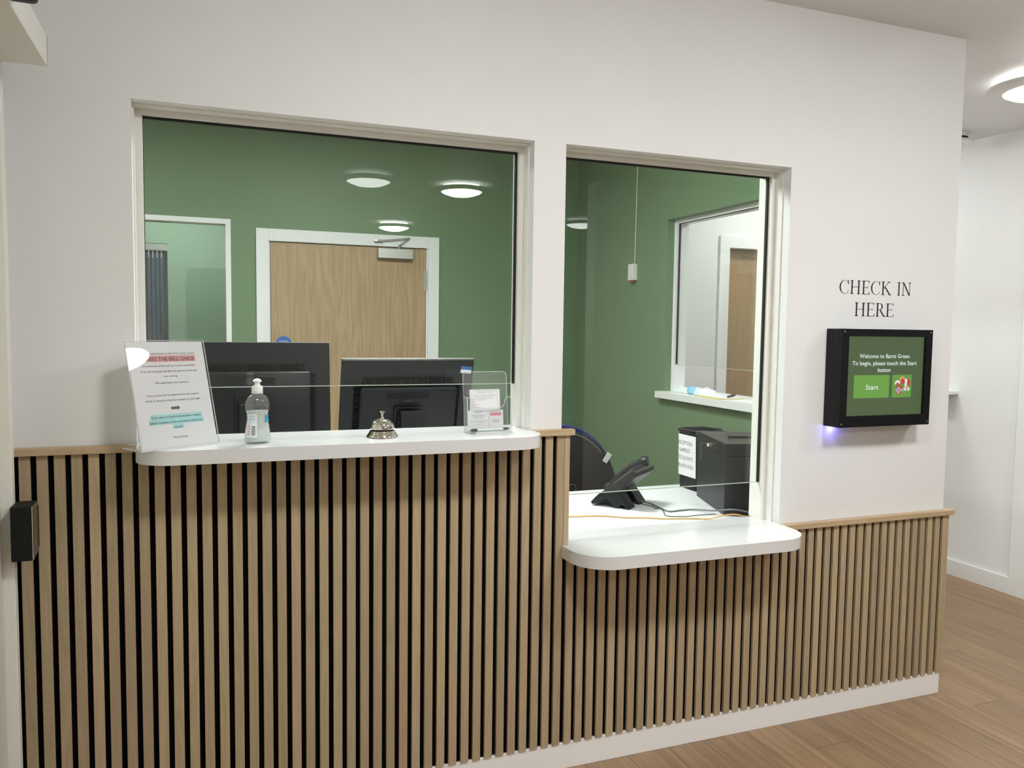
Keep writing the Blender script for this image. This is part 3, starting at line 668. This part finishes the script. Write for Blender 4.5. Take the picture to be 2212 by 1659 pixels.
def side_label(nm, a0, a1, z0, z1, mm, grow=.0006, par=t, zs=6, n=10):
    """patch wrapped on the bottle between two angles"""
    def rad(z):
        for (r0, q0), (r1, q1) in zip(prof, prof[1:]):
            if q0 <= z <= q1 and q1 > q0: return r0 + (r1 - r0) * (z - q0) / (q1 - q0)
        return .03
    bm = nb(); g = [[bm.verts.new((1.03 * (rad(z) + grow) * math.cos(a), .72 * (rad(z) + grow * 1.4) * math.sin(a), z)) for a in [math.radians(a0 + (a1 - a0) * k / n) for k in range(n + 1)]] for z in [z0 + (z1 - z0) * j / zs for j in range(zs + 1)]]
    for j in range(zs):
        for k in range(n): bm.faces.new((g[j][k], g[j][k + 1], g[j + 1][k + 1], g[j + 1][k]))
    return obj(nm, bm, mm, par, smooth='all')
lb = side_label('label', 188, 250, .018, .082, mat('bottle_label', (.74, .78, .80), .4))
for z, h in ((.078, .003), (.072, .002), (.068, .003), (.061, .001)): side_label('label_print', 205, 243, z - h, z, mat('label_blue', (.36, .50, .60), .5), .0010, lb, 1)
for z in [.024 + .003 * k for k in range(9)]: side_label('barcode', 226, 243, z, z + .0012 + .0008 * (int(z * 1000) % 2), m_inkg, .0010, lb, 1)
for z in (.040, .026):
    side_label('hazard_symbol', 203, 216, z, z + .010, mat('hazard_red', (.62, .12, .12), .5), .0010, lb, 1); side_label('hazard_symbol', 205.5, 213.5, z + .002, z + .008, m_paper, .0013, lb, 1)
side_label('front_label', 300, 385, .058, .078, mat('front_label_blue', (.03, .30, .50), .4))

# --- service bell
t = thing('service_bell', 'polished nickel service bell with push button on the high counter', 'bell', (.915, -.040, ZH + .0005))
t.scale = (1.07, 1.07, 1.19)
obj('bell_base', lathe(nb(), [(0, 0), (.0415, 0), (.0435, .0012), (.0430, .003), (.0375, .0095), (.0340, .0150), (.0335, .0158), (0, .0158)], 64), m_chrome, t, smooth=True)
obj('bell_gap', lathe(nb(), [(0, .0158), (.028, .0158), (.0285, .0210), (0, .0210)], 48), m_dark, t, smooth=True)
obj('bell_dome', lathe(nb(), [(.0333, .0212), (.0343, .0205), (.0345, .0225), (.0338, .0270), (.0318, .0320), (.0285, .0368), (.0235, .0408), (.0170, .0436), (.0100, .0450), (.0055, .0453), (.0052, .0470), (.0040, .0478), (0, .0478)], 64), m_chrome, t, smooth=True)
obj('push_button', lathe(nb(), [(.0030, .0478), (.0030, .0560), (.0038, .0585), (.0036, .0600), (.0076, .0632), (.0076, .0640), (.0040, .0646), (0, .0646)], 32), m_chrome, t, smooth=True)

# --- leaflet holder
HX, HY = 1.255, -.028
t = thing('leaflet_holder', 'clear acrylic leaflet holder with prescription slips at right end of the high counter', 'leaflet holder', (HX, HY, ZH + .0005), math.radians(4))
hw, hh = .0745, .187; lean = Matrix.Rotation(math.radians(-6), 4, 'X')
ty = .020
LM = Matrix.Translation((0, ty, .002)) @ lean
obj('back_sheet', prism(nb(), rrect(-hw, hw, 0, hh, .008, 6, 'cd'), -.001, .001, 'y'), m_acr, t, mx=LM)
bm = nb()
tube(bm, [(hw, 0, 0), (hw, 0, hh - .008), (hw - .008, 0, hh), (-hw + .008, 0, hh), (-hw, 0, hh - .008), (-hw, 0, 0)], .0009, 6)
obj('sheet_edge', bm, m_acre, t, mx=LM)
FM = Matrix.Translation((0, ty - .032, .002)) @ lean
bm = nb(); fo = [(-hw, 0), (hw, 0), (hw, .108), (hw - .016, .108), (hw - .022, .094), (hw - .028, .080), (hw - .045, .076), (-hw + .045, .076), (-hw + .028, .080), (-hw + .022, .094), (-hw + .016, .108), (-hw, .108)]
prism(bm, fo, -.001, .001, 'y'); obj('front_pocket', bm, m_acrs, t, mx=FM)
bm = nb(); tube(bm, spline([(x, 0, z) for x, z in fo[2:]], 3), .0009, 6); tube(bm, [(hw, 0, 0), (hw, 0, .108)], .0012, 6); tube(bm, [(-hw, 0, 0), (-hw, 0, .108)], .0012, 6); tube(bm, [(-hw, 0, .001), (hw, 0, .001)], .0012, 6)
obj('pocket_edge', bm, m_acre, t, mx=FM)
for sx_ in (-hw, hw):
    bm = nb(); box(bm, sx_ - .001, sx_ + .001, -.031, 0, 0, .110); obj('side_wall', bm, m_acr, t, mx=LM)
bm = nb(); box(bm, -hw, hw, -.0445 + ty, ty, 0, .002); obj('holder_base', bm, m_acr, t)
bm = nb(); box(bm, -.055, .055, -.046 + ty, -.044 + ty, .0, .004)
obj('base_lip', bm, m_acre, t)
# the slips themselves lie in the holder: things of their own
def slip(name, label, x0, x1, z0, z1, yo, group):
    o = thing(name, label, 'leaflet', (HX, HY, ZH + .0005), math.radians(4), group)
    bm = nb(); box(bm, x0, x1, yo - .0006, yo + .0006, z0, z1); obj('paper', bm, m_paper, o, mx=LM)
    return o
o = slip('leaflet', 'tall white form standing at the back of the leaflet holder', -.058, .044, .010, .131, -.012, 'paper slips in the leaflet holder')
bm = nb()
for s, x0, x1, z in (('Please complete this request form for patients', -.040, .034, .133), ('repeat medication prescription', -.028, .020, .128), ('Please ensure a request is only made when', -.042, .034, .1195), ('items are due and allow enough time for', -.042, .032, .1145), ('request to be processed before the date', -.042, .024, .1095), ('Please leave at desk to action', -.042, .000, .1045), ('Name', -.042, -.033, .098), ('Date of birth', -.042, -.024, .090), ('Contact number', -.042, -.018, .082)):
    text_bm(bm, s, x0 - .006, z - .007, .0022, x1 - .004)
for x in (-.0525, .036): flat(bm, [(x, .010), (x + .0004, .010), (x + .0004, .131), (x, .131)])
flatobj('form_print', bm, m_inkg, o, LM @ frame((0, -.0129, 0), (1, 0, 0), (0, 0, 1)))
o = slip('leaflet', 'short white slip with plain text at left front of the leaflet holder', -.068, .000, .006, .066, -.020, 'paper slips in the leaflet holder')
bm = nb()
for s, x0, x1, z in (('PRESCRIPTION', -.036, -.016, .0735), ('REQUESTS', -.033, -.018, .069), ('PLEASE PUT REQUESTS', -.042, -.008, .059), ('IN THE BLACK BOX', -.038, -.011, .0545), ('POSTED DAILY', -.037, -.012, .048), ('Please allow at least 72hrs', -.046, -.003, .038), ('for processing', -.036, -.013, .0335), ('Thanks', -.030, -.018, .024)):
    text_bm(bm, s, (x0 + .05) * 1.3 - .066, z * .83, .0021, (x1 + .05) * 1.3 - .066)
flatobj('slip_print', bm, m_inkg, o, LM @ frame((0, -.0209, 0), (1, 0, 0), (0, 0, 1)))
o = slip('leaflet', 'short white slip with pink highlighted line at right front of the leaflet holder', .0008, .050, .006, .066, -.0205, 'paper slips in the leaflet holder')
bm = nb()
for s, x0, x1, z in (('PRESCRIPTION', .012, .036, .0735), ('REQUEST GO IN THE', .007, .041, .069), ('OUTSIDE BY THE DOOR', .005, .046, .0555), ('Or please hand them to', .007, .044, .042), ('reception', .018, .034, .0375)):
    text_bm(bm, s, x0, z * .83, .0021, x1)
flatobj('slip_print', bm, m_inkg, o, LM @ frame((0, -.0214, 0), (1, 0, 0), (0, 0, 1)))
bm = nb()
for s, x0, x1, z in (('BLACK SMALL LETTER', .005, .044, .0645), ('BOX ON THE WALL', .010, .041, .060)): text_bm(bm, s, x0, z * .83, .0023, x1, bold=.02)
text_bm(bm, 'entrance', .012, .027, .005, .036)
flatobj('red_print', bm, m_red, o, LM @ frame((0, -.0214, 0), (1, 0, 0), (0, 0, 1)))
bm = nb(); flat(bm, [(.004, .0488), (.045, .0488), (.045, .0563), (.004, .0563)]); flatobj('pink_highlight', bm, m_pink, o, LM @ frame((0, -.02118, 0), (1, 0, 0), (0, 0, 1)))
# pen in the front of the holder
t = thing('ballpoint_pen', 'slim pen with dark ends lying along the foot of the leaflet holder', 'pen', (HX, HY, ZH + .0005), math.radians(4))
q = Vector((0, -.0175, .011))
bm = nb(); tube(bm, [q + Vector((-.048, 0, 0)), q + Vector((.042, 0, .001))], .0018, 12); obj('pen_barrel', bm, m_pack, t, smooth=True)
bm = nb(); tube(bm, [q + Vector((-.068, 0, 0)), q + Vector((-.066, 0, 0)), q + Vector((-.060, 0, 0)), q + Vector((-.048, 0, 0))], [.002, .003, .0045, .0045], 12); obj('pen_cap', bm, m_gray, t, smooth=True)
bm = nb(); tube(bm, [q + Vector((.042, 0, .001)), q + Vector((.050, 0, .001)), q + Vector((.064, 0, .001))], [.0042, .0040, .001], 12); obj('pen_tip', bm, m_gray, t, smooth=True)

# ================================================================ MONITORS (seen from behind)
def monitor(label, loc, rz, tilt, w, h, brand=None):
    t = thing('computer_monitor', label, 'monitor', loc, rz, 'black desk monitors behind the large window')
    # local: x width, back of the screen faces -y ; head centre at height hz
    hz = loc_h = 1.0
    Hm = Matrix.Translation((0, 0, monitor.hz)) @ Matrix.Rotation(tilt, 4, 'X')
    bm = nb(); box(bm, -w / 2, w / 2, -.004, .0098, -h / 2, h / 2, .002)
    obj('screen_frame', bm, m_black, t, mx=Hm)
    bm = nb(); box(bm, -w / 2, w / 2, .0099, .013, -h / 2, h / 2 + .001); box(bm, -w / 2, w / 2, .004, .013, h / 2 + .0002, h / 2 + .0022); obj('front_bezel', bm, m_silver, t, mx=Hm)
    a, b = w * .37, h * .5
    bm = nb(); box(bm, -a, a, -.040, -.0041, -b + .012, b * .42, .012, 3); obj('back_housing', bm, m_black, t, smooth=True, mx=Hm)
    bm = nb()
    for k in range(58): x = -a + .02 + k * (2 * a - .04) / 57; box(bm, x - .0012, x + .0012, -.020, -.0042, b * .44, b * .58)
    for sx_ in (-1, 1):
        for k in range(26): z = b * .38 - k * (b * 1.3) / 25; box(bm, sx_ * (a + .010) - .008, sx_ * (a + .010) + .008, -.016, -.0042, z - .0012, z + .0012)
    obj('vent_ribs', bm, m_black, t, mx=Hm)
    bm = nb(); box(bm, -.09, .075, -.0415, -.0401, b * .16, b * .30); obj('handle_recess', bm, m_dark, t, mx=Hm)
    bm = nb(); box(bm, -.060, .050, -.052, -.0402, -b * .80, -.005, .003); box(bm, -.048, .038, -.075, -.0521, -b * .75, -.030, .003); obj('arm_mount', bm, m_black, t, mx=Hm)
    if brand:
        bm = nb(); text_bm(bm, brand, -.018, b * .075, .009, .016, bold=.02); flatobj('brand_mark', bm, m_gray, t, Hm @ frame((0, -.0405, 0), (1, 0, 0), (0, 0, 1)))
    zc = monitor.hz
    bm = nb(); box(bm, -.045, .045, -.095, -.060, .012, zc - .03, .004); obj('stand_column', bm, m_black, t)
    bm = nb(); prism(bm, rrect(-.12, .12, -.17, .07, .02, 6), 0, .012, 'z', .002); obj('stand_foot', bm, m_black, t)
    return t, Hm
monitor.hz = .446
t, Hm = monitor('black monitor with blue sticker seen from behind the bell', (1.169, .700, DZ + .0005), 0., math.radians(16), .522, .345, 'NEC')
st = obj('asset_sticker', box(nb(), .196, .240, -.0050, -.0042, .136, .164), m_paper, t, mx=Hm @ Matrix.Rotation(math.radians(5), 4, 'Y'))
obj('sticker_header', box(nb(), .196, .240, -.0056, -.0051, .151, .164), m_bluest, st)
monitor.hz = .494
t, Hm = monitor('larger black monitor seen from behind the hand-gel bottle', (.585, .600, DZ + .0005), math.radians(-2), math.radians(-7), .540, .365)
bm = nb(); box(bm, .02, .22, -.030, -.0041, -.178, -.150); obj('port_panel', bm, m_gray, t, mx=Hm)
bm = nb(); box(bm, .10, .165, -.0425, -.0405, -.165, -.145); obj('blue_tape', bm, m_bluep, t, mx=Hm)

# ================================================================ INSIDE, ON THE DESK
# --- desk phone
o0 = Vector((1.936, .606, DZ + .0005)); wv = Vector((.78, .626, 0)).normalized(); rv = Vector((wv.y, -wv.x, 0))   # rv: rising direction
t = thing('desk_phone', 'black desk telephone propped on its stand behind the low counter', 'telephone', o0)
PM = frame((0, 0, 0), rv, wv)       # local x rises, y across, z up
tl = Matrix.Rotation(math.radians(-37), 4, 'Y')
BM = PM @ Matrix.Translation((0, 0, .014)) @ tl @ Matrix.Diagonal((1.14, 1.04, 1.1, 1))
bm = nb(); prism(bm, [(0, -.010), (.02, -.020), (.12, -.026), (.205, -.018), (.215, -.006), (.21, .004), (.03, .006), (0, .0)], 0, .205, 'y', .003); obj('phone_body', bm, m_black, t, mx=BM)
bm = nb(); prism(bm, [(.105, .0065), (.205, .0045), (.215, .020), (.110, .012)], .012, .125, 'y', .002); obj('display', bm, m_gray, t, mx=BM)
bm = nb()
for i in range(4):
    for j in range(4): box(bm, .030 + i * .019, .043 + i * .019, .020 + j * .025, .038 + j * .025, .0062, .0095)
obj('keypad', bm, m_gray, t, mx=BM)
hs = spline([(.012, .170, .016), (.030, .170, .022), (.075, .170, .031), (.120, .170, .035), (.165, .170, .035), (.198, .170, .029), (.214, .170, .020)], 5)
bm = nb(); rr = [.020 if k < 6 or k > len(hs) - 7 else .0145 for k in range(len(hs))]; tube(bm, hs, rr, 12)
bmesh.ops.scale(bm, vec=(1, 1.25, 1), verts=bm.verts, space=Matrix.Translation((0, -.170, 0)))
obj('handset', bm, m_black, t, smooth='all', mx=BM)
for y0_, y1_ in ((.004, .075), (.125, .200)):
    bm = nb(); prism(bm, [(.060, .045), (.105, .090), (.172, .0), (.157, 0), (.152, .014), (.132, .018), (.124, 0), (.108, 0)], y0_, y1_, 'y', .002); obj('stand_leg', bm, m_black, t, mx=PM)
def cable(nm, label, pts, r, mm):
    bm = nb(); tube(bm, spline(pts, 10), r, 8); return tag(obj(nm, bm, mm, smooth='all'), label, 'cable')
z = DZ + .0036
cable('network_cable', 'amber cable lying along the seam between low counter and desk', [(1.25, .44, z), (1.50, .452, z), (1.742, .432, z), (1.883, .404, z), (1.96, .35, z), (2.043, .318, z), (2.10, .286, z), (2.179, .262, z), (2.23, .243, z), (2.262, .229, z), (2.29, .226, z + .004), (2.333, .225, z + .010), (2.38, .215, z + .012), (2.43, .200, z + .004), (2.52, .185, z)], .0026, m_orange)
cable('phone_cable', 'thick grey cable arching from the telephone to the black locked box', [(2.14, .585, z + .008), (2.188, .556, z), (2.185, .48, z), (2.183, .392, z), (2.24, .392, z), (2.30, .385, z + .001), (2.335, .30, z + .012), (2.37, .225, z + .030), (2.43, .205, z + .020), (2.47, .190, z)], .0032, m_greyc)
cable('phone_cable', 'thin dark cable curling from the telephone below the grey one', [(2.12, .57, z + .006), (2.160, .514, z), (2.168, .485, z), (2.160, .455, z), (2.180, .45, z), (2.165, .40, z), (2.134, .328, z - .001), (2.196, .296, z - .001), (2.26, .300, z - .001), (2.341, .292, z - .001)], .0016, m_cab)

# --- locked box
A = Vector((2.362, .268, DZ + .0005)); sdir = Vector((.120, .372, 0)).normalized(); fdir = Vector((sdir.y, -sdir.x, 0))
t = thing('locked_box', 'black metal deposit box with keys in its lock on the desk', 'box', A)
BX = frame((0, 0, 0), fdir, sdir)
bw_, bd_, bh_ = .29, .385, .290
bm = nb(); box(bm, 0, bw_, 0, bd_, .0, bh_ - .052, .002); obj('box_body', bm, m_blackm, t, mx=BX)
bm = nb(); box(bm, -.0015, bw_ + .0015, -.0015, bd_ + .0015, bh_ - .050, bh_, .002); lid = obj('lid', bm, m_blackm, t, mx=BX)
bm = nb(); box(bm, .075, .165, .165, .177, bh_ + .0001, bh_ + .0012); obj('slot', bm, m_dark, lid)
bm = nb(); box(bm, .070, .170, .178, .196, bh_ + .0001, bh_ + .007, .001); obj('slot_flap', bm, m_blackm, lid)
bm = nb(); lathe(bm, [(0, 0), (.0085, 0), (.0085, .006), (.006, .010), (0, .010)], 20); obj('lock', bm, m_chrome, t, smooth=True, mx=BX @ frame((-.0016, .215, bh_ - .035), (0, 1, 0), (0, 0, 1)) @ Matrix.Rotation(math.pi, 4, 'Y'))
bm = nb(); tube(bm, [(-.012, .215, bh_ - .035), (-.016, .245, bh_ - .030), (-.016, .275, bh_ - .036), (-.015, .290, bh_ - .044), (-.015, .292, bh_ - .055)], .0012, 8)
box(bm, -.016, -.0145, .286, .292, bh_ - .115, bh_ - .050); box(bm, -.016, -.0145, .262, .267, bh_ - .115, bh_ - .052, mx=Matrix.Translation((0, .265, bh_ - .052)) @ Matrix.Rotation(.28, 4, 'X') @ Matrix.Translation((0, -.265, -bh_ + .052)))
obj('keys', bm, m_chrome, t, mx=BX)

# --- sample bin
t = thing('sample_bin', 'black open bin with white paper notice behind the locked box', 'bin', (2.527, .705, DZ + .0005))
bm = nb(); bwx, bwy, bhh = .135, .150, .262
def tap(x0, x1, y0, y1, z0, z1, g, r=.018, wall=.003):
    lo = rrect(x0, x1, y0, y1, r, 5); hi = rrect(x0 - g, x1 + g, y0 - g, y1 + g, r, 5)
    il = rrect(x0 + wall, x1 - wall, y0 + wall, y1 - wall, r, 5); ih = rrect(x0 - g + wall, x1 + g - wall, y0 - g + wall, y1 + g - wall, r, 5)
    V = [[bm.verts.new((p[0], p[1], zz)) for p in q] for q, zz in ((lo, z0), (hi, z1), (ih, z1), (il, z0 + wall))]; n = len(lo)
    for a, b in zip(V, V[1:]):
        for k in range(n): bm.faces.new((a[k], a[(k + 1) % n], b[(k + 1) % n], b[k]))
    bm.faces.new(V[0][::-1]); bm.faces.new(V[3])
tap(0, bwx, 0, bwy, 0, bhh, .006); obj('bin_body', bm, m_black, t, smooth=True)
bm = nb(); tap(-.006, bwx + .006, -.006, bwy + .006, bhh, bhh + .018, .010, .02, .006); obj('bin_rim', bm, m_blackg, t, smooth=True)
bm = nb(); tube(bm, spline([(bwx + .01, .02, bhh + .012), (bwx + .035, .05, bhh + .014), (bwx + .035, .10, bhh + .014), (bwx + .01, .13, bhh + .012)], 6), .004, 8); obj('handle', bm, m_blackg, t, smooth=True)
nM = Matrix.Translation((-.0015 - .0016, bwy - .004, .060)) @ Matrix.Rotation(math.radians(-1.4), 4, 'Y') @ frame((0, 0, 0), (0, -1, 0), (0, 0, 1))
bm = nb(); box(bm, 0, .142, 0, .193, 0, .0006); nt_ = obj('paper_notice', bm, m_paper, t, mx=nM)
bm = nb()
for s, x0, x1, z_ in (('RECEPTION', .002, .110, .146), ('SAMPLES', .009, .094, .111), ('TO GO INTO', .001, .118, .075), ('BLACK HOLE', .001, .122, .038)): text_bm(bm, s, x0, z_, .0175, x1)
flatobj('notice_print', bm, m_inkg, nt_, Matrix.Translation((0, 0, .0010)))

# --- office chair behind the desk
t = thing('office_chair', 'black rounded office chair with blue-edged back behind the desk', 'chair', (2.02, 1.30, 0))
def oval(rx, rt, rb, n=40): return [((rx * math.cos(2 * math.pi * k / n)), ((rt if math.sin(2 * math.pi * k / n) > 0 else rb) * math.sin(2 * math.pi * k / n))) for k in range(n)]
CM = Matrix.Translation((.07, -.06, .62)) @ Matrix.Rotation(math.radians(-4), 4, 'Z')
bm = nb(); prism(bm, oval(.300, .360, .12), -.030, .012, 'y', .008); bk = obj('backrest', bm, m_fab, t, smooth=True, mx=CM)
bm = nb(); prism(bm, oval(.312, .384, .12), .0125, .045, 'y', .008); obj('back_shell', bm, m_bluec, bk)
bm = nb(); tube(bm, [(.225 * math.cos(a), -.031, .02 - .16 * math.sin(a) + .0) for a in [math.radians(8 + 100 * k / 16) for k in range(17)]], .006, 8)
tube(bm, [(.285 * math.cos(a), -.029, .345 * math.sin(a)) for a in [math.radians(45 + 70 * k / 16) for k in range(17)]], .003, 8)
tube(bm, [(.050 + .020 * math.cos(math.radians(20 * k)), -.031, .068 + .020 * math.sin(math.radians(20 * k))) for k in range(19)], .0012, 6)
obj('back_piping', bm, m_greyc, bk, smooth='all')
bm = nb(); box(bm, -.013, .013, -.034, -.0305, -.026, .026); obj('fabric_tag', bm, m_paper, bk, mx=Matrix.Translation((.235, 0, .215)) @ Matrix.Rotation(math.radians(33), 4, 'Y'))
bm = nb(); prism(bm, rrect(-.25, .25, -.24, .24, .08, 8), .44, .52, 'z', .02); obj('seat', bm, m_fab, t, mx=Matrix.Translation((0, .24, 0)))
bm = nb(); box(bm, -.04, .04, -.02, .02, .40, .60); obj('back_bracket', bm, m_black, t, mx=Matrix.Translation((.03, .02, 0)))
obj('gas_lift', lathe(nb(), [(0, .10), (.028, .10), (.028, .28), (.018, .28), (.018, .44), (0, .44)], 20), m_black, t, smooth=True, mx=Matrix.Translation((0, .24, 0)))
for k in range(5):
    a = 2 * math.pi * k / 5 + .3
    bm = nb(); tube(bm, [(0, 0, .12), (.28 * math.cos(a), .28 * math.sin(a), .075)], [.024, .014], 8); g = obj('base_spoke', bm, m_black, t, mx=Matrix.Translation((0, .24, 0)))
    bm = nb(); tube(bm, [(.28 * math.cos(a) - .02, .28 * math.sin(a), .028), (.28 * math.cos(a) + .02, .28 * math.sin(a), .028)], .028, 16); obj('castor', bm, m_black, g)

# --- alarm button with cable on the green side wall
AX, AY, AZ = RX, 2.325, 1.868
t = thing('panic_button', 'small white alarm box on the green wall with a cable running up', 'alarm button', (AX, AY, AZ))
bm = nb(); box(bm, -.032, -.0005, -.034, .034, -.058, .048, .002); obj('alarm_housing', bm, m_white, t)
bm = nb(); box(bm, -.030, -.006, -.018, .020, -.072, -.0585, .001); obj('alarm_button', bm, mat('amber_red_button', (.35, .10, .05), .4), t)
bm = nb(); text_bm(bm, 'press', -.012, -.040, .005, .014); flatobj('alarm_mark', bm, m_inkg, t, frame((-.0325, 0, 0), (0, -1, 0), (0, 0, 1)))
bm = nb(); tube(bm, spline([(-.010, -.010, .048), (-.006, -.010, .10), (-.005, -.012, .40), (-.005, -.020, ZR - AZ - .001)], 6), .0028, 8); obj('alarm_cable', bm, m_white, t, smooth='all')

# --- things on the side window sill
zsl = 1.1045
t = thing('mask_packet', 'crumpled film packet with a blue face mask on the side window sill', 'packet', (3.175, 1.71, zsl))
def crumple(sx_, sy_, h, seed, n=8):
    random.seed(seed); bm = nb(); g = []
    for i in range(n + 1):
        row = []
        for j in range(n + 1):
            u, v = i / n, j / n; e = min(1, 6 * min(u, 1 - u, v, 1 - v)); z_ = .001 + e * h * (.45 + .55 * random.random())
            row.append(bm.verts.new(((u - .5) * sx_ + random.uniform(-.003, .003), (v - .5) * sy_ + random.uniform(-.004, .004), z_)))
        g.append(row)
    for i in range(n):
        for j in range(n): bm.faces.new((g[i][j], g[i + 1][j], g[i + 1][j + 1], g[i][j + 1]))
    lo = [[bm.verts.new((v.co.x, v.co.y, 0)) for v in row] for row in (g[0], g[-1])]
    return bm
def crumple_obj(nm, sx_, sy_, h, seed, mm, par, mx): 
    bm = crumple(sx_, sy_, h, seed); bmesh.ops.delete(bm, geom=[v for v in bm.verts if not v.link_faces], context='VERTS'); return obj(nm, bm, mm, par, mx=mx, smooth='all')
crumple_obj('film_wrap', .10, .20, .040, 3, m_pack, t, Matrix.Translation((0, .10, 0)))
crumple_obj('film_wrap', .13, .14, .042, 5, m_pack, t, Matrix.Translation((.03, -.05, 0)))
crumple_obj('face_mask', .080, .10, .044, 9, m_mask, t, Matrix.Translation((-.005, .0, .003)))
NR = Matrix.Rotation(math.radians(6), 4, 'Z')
t = thing('notepad', 'yellow notepad with white sheets on the side window sill', 'notepad', (3.135, 1.42, zsl), math.radians(-4))
obj('cover', box(nb(), -.06, .09, -.12, .15, 0, .005), m_yell, t); obj('sheets', box(nb(), -.052, .092, -.12, .135, .0051, .009), m_paper, t)
bm = nb(); tube(bm, [(0, .05, 0), (0, -.055, 0), (0, -.072, 0)], [.0055, .0055, .0015], 10)
t = thing('black_pen', 'black capped pen resting on the notepad', 'pen', (3.175, 1.350, zsl + .0150), math.radians(-52)); obj('pen_barrel', bm, m_blackg, t, smooth=True)
bm = nb(); tube(bm, [(0, .015, 0), (0, .075, 0)], .0068, 10); obj('pen_cap', bm, m_black, t, smooth=True)
tag(obj('paper_sheet', box(nb(), 3.10, 3.20, 1.00, 1.285, zsl, zsl + .0012), m_paper), 'loose white sheet beside the notepad on the side sill', 'paper')

# ================================================================ LEFT DOOR FITTINGS
t = thing('door_operator', 'cream box-shaped door operator above the left doorway at top left', 'door operator', (-.0150, -.165, 2.084))
bm = nb(); box(bm, 0, .100, -.600, 0, 0, .072, .001); obj('cover', bm, m_bead, t)
bm = nb(); box(bm, .072, .1003, .0002, .0014, .001, .071); obj('end_cap', bm, m_gray, t)
bm = nb(); box(bm, .1005, .154, -.460, -.425, -.006, .095, .010); box(bm, .02, .154, -.47, -.38, .0722, .095, .004); obj('operator_arm', bm, m_black, t, smooth=True)
t = thing('switch_box', 'black box with silver-rimmed face on the left door jamb', 'switch box', (-.0150, -.115, 1.036))
DZB = .134
bm = nb(); box(bm, .0, .0455, -.075, 0, -DZB, 0, .003); obj('switch_housing', bm, m_kiosk, t)
bm = nb(); prism(bm, [(-.075, -DZB + .002), (-.010, -DZB + .012), (0, -DZB + .02), (0, -.010), (-.006, -.003), (-.075, -.002)], .0457, .0477, 'x'); obj('silver_rim', bm, m_silver, t)
bm = nb(); prism(bm, [(-.071, -DZB + .008), (-.008, -DZB + .018), (-.004, -DZB + .024), (-.004, -.012), (-.071, -.008)], .0478, .0490, 'x'); obj('face_plate', bm, mat('dark_glossy_face', (.05, .035, .035), .1), t)
